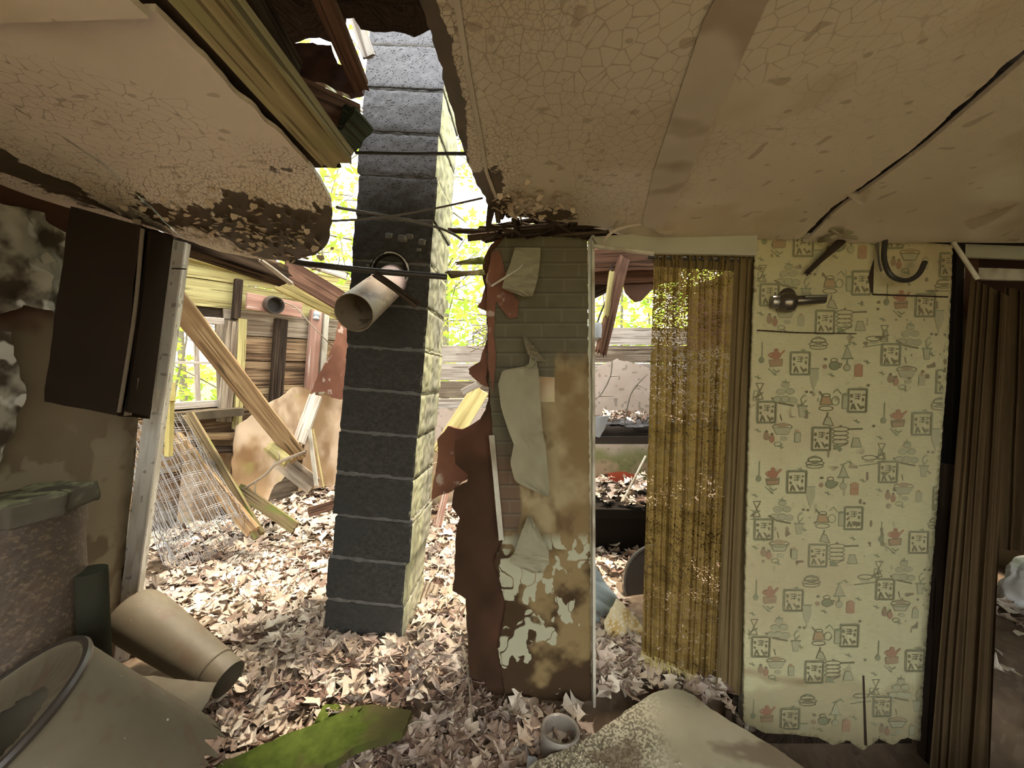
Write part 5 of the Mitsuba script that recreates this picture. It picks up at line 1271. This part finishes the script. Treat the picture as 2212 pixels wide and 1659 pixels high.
put('glass_shard', sheet(Frame(PZ(1150, 1652, .05), (1, .2, .1), (-.1, 1, .3)), [(-.03, -.02), (.03, -.015), (.02, .02), (-.01, .03)], .01, .004, None, seed=64)[:2], 'm_insulator', smooth=30, label='small glassy shard at the bottom edge beside the bowl', cat='shard')
F12 = Frame((0, 1.6, .09), (1, 0, 0), (0, 1, 0.06))
GRIT = Polygon(F12.px([(1165, 1655), (1262, 1612), (1398, 1532), (1440, 1530), (1500, 1600), (1520, 1700), (1120, 1720)]))
put('fallen_fibreboard', sheet(F12, F12.px([(1100, 1700), (1160, 1655), (1235, 1618), (1262, 1606), (1330, 1566), (1398, 1524), (1440, 1508), (1470, 1506), (1500, 1516), (1532, 1542), (1600, 1580), (1672, 1622), (1740, 1668), (1800, 1760), (1100, 1760)]), .014, .018,
    lambda u, v: .03 * np.exp(-((u - .62) / .2) ** 2) + .010 * (meshkit.fbm(np.c_[u * 40, v * 40, u * 0], 2, 66)) * sstep(.62, .45, u) + .006 * meshkit.fbm(np.c_[u * 8, v * 8, u * 0], 3, 65), rag=.008, seed=66)[:2], 'm_slab', smooth=30, label='pale dusty sheet of fallen board at the bottom right, gritty on its left half', cat='board')
for i, (p, q, w) in enumerate((((1405, 1448), (1560, 1545), .03), ((1440, 1440), (1600, 1560), .035), (((1395, 1470)), (1470, 1505), .025), ((1500, 1462), (1612, 1572), .04), ((1470, 1480), (1540, 1530), .03))):
    put('rotten_lath', beam(P(*p, 1.92), P(*q, 1.74), w, .012, face=(0, -.3, 1), rag=(.04, .05), seed=500 + i, rough=.006), ['m_wood_grey', 'm_wood_dark', 'm_wood_dark', 'm_wood_grey', 'm_wood_dark'][i], group='rotten laths at the curtain foot', label='rotten lath lying on the threshold under the curtain', cat='lath')
put('upright_peg', beam(P(1572, 1530, 1.68), P(1566, 1622, 1.62), .028, .025, seed=510, rag=(.01, 0)), 'm_wood_dark', label='dark upright peg standing by the fallen board, below the curtain', cat='peg')

gr = []
for k in range(900):
    u, v = rng.uniform(.02, .60), rng.uniform(-.30, .14)
    if not shapely.contains_xy(GRIT, u, v) or rng.uniform() < sstep(.42, .62, u): continue
    s = rng.uniform(.0025, .0075)
    o_ = np.array([[1, 0, 0], [-1, 0, 0], [0, 1, 0], [0, -1, 0], [0, 0, 1], [0, 0, -1.0]]) * s * rng.uniform(.6, 1.3, (6, 1))
    c = F12.to(u, v, .017 + .03 * math.exp(-((u - .62) / .2) ** 2) + s * .3)
    gr.append((o_ @ rotz(rng.uniform(0, 6)).T + c, np.array([[0, 2, 4], [2, 1, 4], [1, 3, 4], [3, 0, 4], [2, 0, 5], [1, 2, 5], [3, 1, 5], [0, 3, 5]])))
put('grit', merge(gr)[:2], 'm_slab', 'fallen_fibreboard', kind='stuff', label='grit and crumbled debris on the left half')

# ------------------------------------------------------------------ curtains
def curtain(name, tl, tr, bl, br, Y, folds, amp, mat, gaps=None, n=(150, 120), seed=0, frn=0.0, parent=None, thick=None, **k):
    r = np.random.default_rng(seed)
    def fn(u, v):
        ph = u * folds * 6.283 + 1.2 * meshkit.fbm(np.c_[u * 4, v * 1.5, u * 0], 2, seed) * 3
        off = amp * (1.6 * np.abs(np.sin(ph / 2)) - 1 + .45 * np.sin(2.3 * ph + 1.3))
        x = (tl[0] + (tr[0] - tl[0]) * u) * (1 - v) + (bl[0] + (br[0] - bl[0]) * u) * v
        y = (tl[1] + (tr[1] - tl[1]) * u) * (1 - v) + (bl[1] + (br[1] - bl[1]) * u) * v
        d0 = ray(0, 0)
        dx = (x - CX) / F; dy = (CY - y) / F
        D = np.outer(dx, [1, 0, 0]) + FWD + np.outer(dy, UPV)
        return EYE + D * ((Y + off) / D[:, 1])[:, None]
    V, q, uv = grid_surface(n[0], n[1], fn)
    if gaps is not None:
        ij = np.arange(len(q)); i, j = ij // (n[1] - 1), ij % (n[1] - 1)
        q = q[~gaps(i / (n[0] - 1), j / (n[1] - 1), r)]
        f = np.vstack([q[:, [0, 1, 2]], q[:, [0, 2, 3]]])
        use = np.unique(f); rm = np.zeros(len(V), int); rm[use] = np.arange(len(use))
        return put(name, (V[use], rm[f]), mat, parent, smooth=True, uv=uv[use], **k)
    return put(name, (V, q), mat, parent, smooth=True, uv=uv, **k)


def weave(u, v, r):
    p = 0.09 + 0.22 * (meshkit.fbm(np.c_[u * 5, v * 4, u * 0], 3, 70) - .35)
    p = p + 0.12 * sstep(.08, .16, v) * sstep(.36, .2, v)
    run = meshkit.noise(np.c_[u * 55, v * 520, u * 0], 71)                  # gaps run along the weft
    return (run + r.uniform(-.25, .25, len(u)) > 1 - p * 1.35)


cu = thing('door_curtain', 'threadbare olive-gold curtain hanging in the doorway, light shining through', 'curtain')
curtain('cloth', (1413, 546), (1590, 552), (1386, 1412), (1546, 1478), 1.80, 5.5, .022, 'm_curtain', weave, (260, 560), 72, parent=cu)
fr_ = []
for k in range(160):
    u = rng.uniform(0, 1)
    p = P(1386 + 160 * u, 1410 + 68 * u, 1.80 + rng.normal(0, .008))
    d = np.array([rng.normal(.005, .012), rng.normal(0, .008), -rng.uniform(.02, .06)])
    fr_.append(tube([p + [0, 0, .01], p + d * .5, p + d + rng.normal(0, .004, 3)], .0009, 3))
put('fringe', merge(fr_)[:2], 'm_yellow', cu, kind='stuff', label='frayed threads along the hem')
curtain('heading', (1408, 545), (1648, 553), (1412, 575), (1640, 590), 1.785, 14, .008, 'm_drape', None, (160, 10), 73, parent=cu)
curtain('side_fold', (1586, 556), (1642, 560), (1546, 1490), (1606, 1505), 1.775, 1.6, .014, 'm_drape', None, (40, 60), 74, parent=cu, label='dense folded edge of the curtain')
put('curtain_rod', tube([P(1400, 556, 1.79), P(1655, 565, 1.79)], .008, 8), 'm_dark_metal', cu, smooth=True)
cu2 = thing('dark_drape', 'long dark brown drape hanging in the doorway at the right edge', 'curtain')
curtain('cloth', (2096, 600), (2180, 640), (1996, 1800), (2132, 1800), 1.66, 2.4, .016, 'm_drape_dark', None, (90, 60), 75, parent=cu2)
curtain('cloth', (2170, 620), (2290, 640), (2140, 1185), (2330, 1200), 1.95, 3.2, .02, 'm_drape_dark', None, (60, 40), 76, parent=cu2)
put('white_stick', tube([P(2058, 522, 1.62), P(2112, 602, 1.62)], .008, 8), 'm_trim_white', smooth=True, label='white stick slanting at the top of the dark drape', cat='stick')
put('pale_bundle', xf(block((.55, .35, .42), (30, 24, 24), .12, .08, 6, 12), rotz(.4), P(2290, 1290, 2.25)), 'm_cloth_pale', smooth=40, label='pale crumpled bedding in the dark room at the right edge', cat='bedding')
put('dark_heap', xf(block((.7, .6, .6), (24, 20, 20), .15, .08, 5, 13), rotz(.2), P(2250, 1440, 2.35)), 'm_drape_dark', smooth=40, label='dark heap under the pale bedding', cat='heap')

# ------------------------------------------------------------------ fittings on the patterned panel
lf = thing('wall_lamp_fitting', 'tarnished metal lamp fitting on the patterned wall panel', 'lamp fitting')
lp = P(1705, 650, 1.70)
put('back_plate', lathe([(0, 0), (.034, 0), (.034, .006), (0, .006)], P(1700, 640, 1.742), (0, -1, 0), 24, closed=False), 'm_tarnished', lf, smooth=40)
put('bowl', lathe([(0, 0), (.02, .0), (.036, .014), (.042, .035), (.040, .055), (.032, .066), (.0, .070)], lp + [-.042, .015, -.004], (1, -.25, -.05), 32, closed=False), 'm_tarnished', lf, smooth=40)
put('collar', lathe([(0, 0), (.026, 0), (.028, .012), (.026, .024), (0, .024)], lp + [-.062, .018, -.002], (1, -.2, -.05), 28, closed=False), 'm_steel', lf, smooth=40)
put('arm', tube(curve([lp + [.02, 0, .0], lp + [.07, -.012, .001], lp + [.128, -.02, .004]], 10), np.linspace(.021, .017, 10), 16), 'm_tarnished', lf, smooth=40)
put('arm_rib', tube([lp + [.04, -.03, .012], lp + [.124, -.038, .014]], .006, 8), 'm_steel', lf, smooth=40)
put('torn_cable', beam(P(1822, 518, 1.70), P(1738, 594, 1.715), .03, .008, rag=(0, .02), seed=520, rough=.008, taper=.6), 'm_wood_dark', label='flat dark cable torn out of the patterned panel above the lamp fitting', cat='cable')
put('cable_tangle', merge([tube(curve([P(1765, 500, 1.70), P(1790, 492, 1.64), P(1812, 506, 1.62), P(1850, 515, 1.66)], 10), .006, 6), tube(curve([P(1770, 520, 1.70), P(1800, 512, 1.62), P(1840, 500, 1.65)], 10), .009, 6), beam(P(1768, 492, 1.66), P(1822, 498, 1.6), .03, .003, face=(0, -.6, -1), seed=521, rough=.006)]), 'm_paper', smooth=False, label='frayed tangle at the ceiling over the patterned panel', cat='tangle')
wire([(1912, 520, 1.70), (1910, 560, 1.68), (1925, 595, 1.66), (1958, 606, 1.66), (1984, 592, 1.66), (1998, 566, 1.67)], .0095, 'm_cable', 'black hose looped over the patterned panel', 'hose', 'black_hose')
wire([(1896, 520, 1.72), (1898, 560, 1.72), (1904, 586, 1.725)], .004, 'm_cable_grey', 'thin cable beside the black hose')

# ------------------------------------------------------------------ fallen oak leaves
LEAFC = np.array([(0.55, 0.465, 0.37), (0.45, 0.36, 0.275), (0.30, 0.22, 0.17), (0.65, 0.58, 0.48), (0.20, 0.135, 0.105), (0.52, 0.42, 0.355), (0.38, 0.31, 0.265)])
TONE = ['tan', 'light brown', 'mid-brown', 'cream', 'dark brown', 'pinkish tan', 'greyish brown']


def oak(n, seed):
    r = np.random.default_rng(seed)
    t = np.linspace(0, 1, n)
    lob = 3.0 + r.uniform(-.4, .6)
    w = .30 * np.sin(np.pi * np.clip(t, .02, .98) ** .85) ** .8 * (1 + .55 * np.cos(2 * np.pi * lob * t + r.uniform(0, 1)))
    w[0] = .012; w[-1] = .02
    wl, wr_ = w * r.uniform(.8, 1.15, n), w * r.uniform(.8, 1.15, n)
    swp = .10 * (w / .4)
    k1, k2, k3, tw = r.normal(0, .55), r.uniform(-.2, 1.6), r.uniform(-.7, .7), r.normal(0, .7)
    def lift(x, y):
        return k1 * (x - .5) ** 2 + k2 * y * y + .12 * k3 * np.sin(x * 5 + y * 4) + tw * y * (x - .5)
    mid = np.c_[t, 0 * t, lift(t, 0 * t) - .02]
    le = np.c_[t + swp, wl, lift(t, wl) + r.normal(0, .035, n)]
    ri_ = np.c_[t + swp, -wr_, lift(t, -wr_) + r.normal(0, .035, n)]
    V = np.vstack([mid, le, ri_]); V[:, 0] -= .5
    i = np.arange(n - 1)
    f = np.vstack([np.c_[i, i + 1, n + i + 1], np.c_[i, n + i + 1, n + i], np.c_[i, 2 * n + i, 2 * n + i + 1], np.c_[i, 2 * n + i + 1, i + 1]])
    stem = np.array([[-.5, .006, V[0, 2]], [-.5, -.006, V[0, 2]], [-.72, 0, V[0, 2] + r.uniform(-.03, .08)]])
    return np.vstack([V, stem]), np.vstack([f, [[3 * n, 3 * n + 1, 3 * n + 2]]])


def in_frame(p, m=40):
    d = p - EYE
    y = d @ FWD
    if y < .2: return False
    x, z = CX + F * d[0] / y, CY - F * (d @ UPV) / y
    return -m < x < 2212 + m and -m < z < 1659 + m


shapes = [oak(15, 900 + k) for k in range(8)]
tones = []
for k, c in enumerate(LEAFC):
    scene[f'm_leaf_{k}'] = diffuse(tuple(c)); tones.append(f'm_leaf_{k}')
protos = [[mikit.ply(s, tn) for tn in tones] for s in shapes]


def leaf_matrix(x, y, z, s, tiltmax):
    a = rng.uniform(0, 6.283)
    n = np.array([rng.normal(0, tiltmax), rng.normal(0, tiltmax), 1.0]); n /= np.linalg.norm(n)
    e = np.array([math.cos(a), math.sin(a), 0]); e -= n * (e @ n); e /= np.linalg.norm(e)
    M = np.eye(4); M[:3, 0] = e * s; M[:3, 1] = np.cross(n, e) * s; M[:3, 2] = n * s; M[:3, 3] = (x, y, z)
    return M


def free(x, y):
    if abs(x + .68) < .2 and abs(y - 2.12) < .2: return False                 # chimney
    if y > 3.62 + (x + 2.7) / .716 * 1.0 - .05 or y > 4.72: return False       # rear walls
    if shapely.contains_xy(MB, x, y): return False
    if .93 < x < 2.05 and 1.22 < y < 1.95: return False
    if x > .3 and 1.45 < y < 1.75 and abs(x - .62) < .55 - (y - 1.45): return False
    if (x + 1.185) ** 2 + (y - .87) ** 2 < .05: return False
    if x < -1.62 and y < 1.85: return False
    if 1.70 < y < 1.80 and (-.12 < x < .36 or x > .98): return False
    return True


MB = Polygon(F11.px([(480, 1662), (700, 1575), (745, 1545), (880, 1550), (868, 1585), (770, 1620), (700, 1668), (680, 1740), (450, 1740)])).buffer(-.015).union(Polygon(F12.px([(1160, 1655), (1262, 1610), (1398, 1530), (1500, 1520), (1600, 1585), (1740, 1668), (1800, 1760), (1100, 1760)])))
cand = []
while len(cand) < 7600:
    q = rng.uniform()
    if q < .05: x, y = rng.uniform(-.9, 1.9), rng.uniform(.5, 1.3)
    elif q < .32: x, y = rng.uniform(-1.3, 1.7), rng.uniform(1.25, 2.0)
    elif q < .62: x, y = rng.uniform(-2.2, .6), rng.uniform(1.8, 3.0)
    elif q < .92: x, y = rng.uniform(-3.0, 1.2), rng.uniform(2.6, 4.7)
    else: x, y = rng.uniform(.3, 3.0), rng.uniform(1.2, 4.7)
    if free(x, y):
        cand.append((x, y))
cand = np.array(cand)
zc = H(cand[:, 0], cand[:, 1])
order = np.argsort(cand[:, 1] + rng.uniform(0, .5, len(cand)))
single, rest = [], []
for i in order:
    (single if len(single) < 290 and cand[i, 1] > 1.35 and in_frame(np.r_[cand[i], zc[i]], 0) and not (cand[i, 0] < -1.0 and cand[i, 1] < 1.5) else rest).append(i)
for i in single:
    (x, y), z = cand[i], zc[i]
    near = y < 1.75
    k = int(rng.choice(7, p=[.14, .16, .2, .08, .2, .1, .12] if near else [.2, .18, .1, .18, .06, .16, .12]))  # more dark leaves up close, dimmer light put into the tone mix
    key = nm('fallen_oak_leaf')
    scene[key] = {**protos[int(rng.integers(0, 8))][k], 'to_world': T(leaf_matrix(x, y, z + rng.uniform(.006, .03), rng.uniform(.075, .135), .33))}
    where = 'under the torn wall panel and the bowl' if x > -.1 and y < 1.8 else 'round the mossy board' if y < 1.62 else 'round the foot of the chimney' if x > -1.1 else 'beside the stovepipe and the door post'
    labels[key] = {'label': f'{TONE[k]} dry oak leaf on the floor {where}', 'category': 'leaf', 'group': f'{TONE[k]} oak leaves {where}'}
Vs, Fs, Cs, n = [], [], [], 0
small = [oak(9, 950 + k) for k in range(12)]
for i in rest:
    (x, y), z = cand[i], zc[i]
    M = leaf_matrix(x, y, z + rng.uniform(.002, .035), rng.uniform(.075, .14), .36)
    V, f = small[int(rng.integers(0, 12))]
    c = LEAFC[int(rng.choice(7, p=[.14, .16, .2, .08, .2, .1, .12] if y < 1.8 else [.2, .18, .1, .18, .06, .16, .12]))] * rng.uniform(.75, 1.2)  # same darker mix for nearer leaves, shade carried by their colour
    Vs.append(V @ M[:3, :3].T + M[:3, 3]); Fs.append(f + n); n += len(V); Cs.append(np.tile(c, (len(V), 1)))
# leaves on the platform, the counter and the sill
for k in range(420):
    q = rng.uniform()
    if q < .62: x, y, z = rng.uniform(.45, 2.2), rng.uniform(2.85, 3.55), zb_ + .06 * rng.uniform() ** 2 + .02
    else: x, y, z = rng.uniform(.55, 2.2), rng.uniform(3.72, 4.3), zt + .09 + .05 * rng.uniform()
    M = leaf_matrix(x, y, z, rng.uniform(.07, .12), .4)
    V, f = small[int(rng.integers(0, 12))]
    Vs.append(V @ M[:3, :3].T + M[:3, 3]); Fs.append(f + n); n += len(V); Cs.append(np.tile(LEAFC[int(rng.integers(0, 7))] * rng.uniform(.7, 1.1), (len(V), 1)))
put('leaf_litter', (np.vstack(Vs), np.vstack(Fs)), 'm_leaf', color=np.vstack(Cs), kind='stuff', label='thick litter of dry oak leaves covering the floors', cat='leaves')
for k, (p, q) in enumerate((((600, 1290), (700, 1222)), ((420, 1330), (520, 1262)), ((560, 1180), (680, 1165)), ((905, 1520), (1010, 1522)), ((850, 1600), (930, 1560)), ((1000, 1400), (1020, 1560)), ((650, 1640), (668, 1690)))):
    a, b_ = PZ(*p, .2 if p[1] < 1450 else .05), PZ(*q, .22 if p[1] < 1450 else .06)
    put('twig', tube(curve([a, (a + b_) / 2 + rng.normal(0, .02, 3) + [0, 0, .02], b_], 8), .004, 5), 'm_wood_grey', smooth=True, label='thin fallen twig lying on the leaf litter', cat='twig', group='twigs on the leaf litter')

# ------------------------------------------------------------------ the forest outside
def maple(seed):
    r = np.random.default_rng(seed)
    n = 10
    a = np.linspace(0, 2 * np.pi, n, endpoint=False)
    rad = np.where(np.arange(n) % 2 == 0, 1.0, .48) * r.uniform(.85, 1.1, n)
    V = np.c_[rad * np.cos(a), rad * np.sin(a), r.normal(0, .12, n)]
    V = np.vstack([V, [[0, 0, .05]]])
    i = np.arange(n)
    return V, np.c_[i, (i + 1) % n, np.full(n, n)]


LEAVES = [maple(k) for k in range(6)]


def crown(points, size, spread, per, r):
    Vs, Fs, n = [], [], 0
    for p in points:
        for _ in range(per):
            c = p + r.normal(0, spread, 3) * [1, 1, .7]
            nrm = r.normal(0, .6, 3) + [0, 0, 1]; nrm /= np.linalg.norm(nrm)
            e = np.cross(nrm, r.normal(0, 1, 3)); e /= np.linalg.norm(e)
            V, f = LEAVES[int(r.integers(0, 6))]
            s = size * r.uniform(.6, 1.2)
            Vs.append(c + (V * s) @ np.array([e, np.cross(nrm, e), nrm])); Fs.append(f + n); n += len(V)
    return np.vstack(Vs), np.vstack(Fs)


def tree(x, y, h, rad, seed, leaf, per, low, name, label, group):
    r = np.random.default_rng(seed)
    z0 = float(min(H(x, y), .2)) - .1
    t = thing(name, label, 'tree' if 'tree' in name else 'shrub', group)
    top = np.array([x + r.normal(0, h * .04), y + r.normal(0, h * .04), z0 + h])
    tr_ = curve([(x, y, z0), (x + r.normal(0, .08), y + r.normal(0, .08), z0 + h * .35), (x + r.normal(0, .15), y + r.normal(0, .1), z0 + h * .7), top], 14)
    put('trunk', tube(tr_, np.linspace(rad, rad * .2, 14), 8), 'm_bark', t, smooth=True)
    pts, br = [], []
    for k in range(int(5 + h * 1.3)):
        q = r.uniform(low, 1)
        b0 = tr_[int(q * 13)]
        a = r.uniform(0, 6.283); ln_ = (.5 + .9 * (1 - abs(q - .5))) * h * .14 + .25
        b1 = b0 + ln_ * np.array([math.cos(a), math.sin(a), r.uniform(-.1, .5)])
        br.append(tube(curve([b0, (b0 + b1) / 2 + r.normal(0, .06, 3), b1], 5), np.linspace(rad * .28, .005, 5), 4))
        pts += [b0 + (b1 - b0) * s for s in (.5, .75, 1.0)]
    put('branches', merge(br)[:2], 'm_bark', t, smooth=True, kind='stuff')
    put('foliage', crown(pts, leaf, h * .035 + .12, per, r), 'm_foliage_' + 'abc'[int(r.integers(0, 3))], t, kind='stuff')


rt = np.random.default_rng(21)
spots = []
while len(spots) < 44:
    x, y = rt.uniform(-15, 16), rt.uniform(6.8, 26)
    if all((x - a) ** 2 + (y - b) ** 2 > 2.2 for a, b in spots) and abs(x) < y * 1.2 + 2:
        spots.append((x, y))
for k, (x, y) in enumerate(spots):
    h = rt.uniform(8, 14)
    tree(x, y, h, rt.uniform(.05, .13), 600 + k, .10 + .002 * y, 9, .22, 'forest_tree', 'slender forest tree in bright spring leaf behind the ruined back room', 'forest trees behind the house')
for k in range(16):
    x, y = rt.uniform(-7, 6), rt.uniform(5.7, 8.5)
    if k < 5: x, y = -5.0 + k * .45 + rt.normal(0, .2), 5.0 + k * .5
    tree(x, y, rt.uniform(2.0, 3.6), .022, 700 + k, .075, 9, .25, 'maple_shrub', 'low bright green sapling just outside the ruined back room', 'saplings outside the back room')
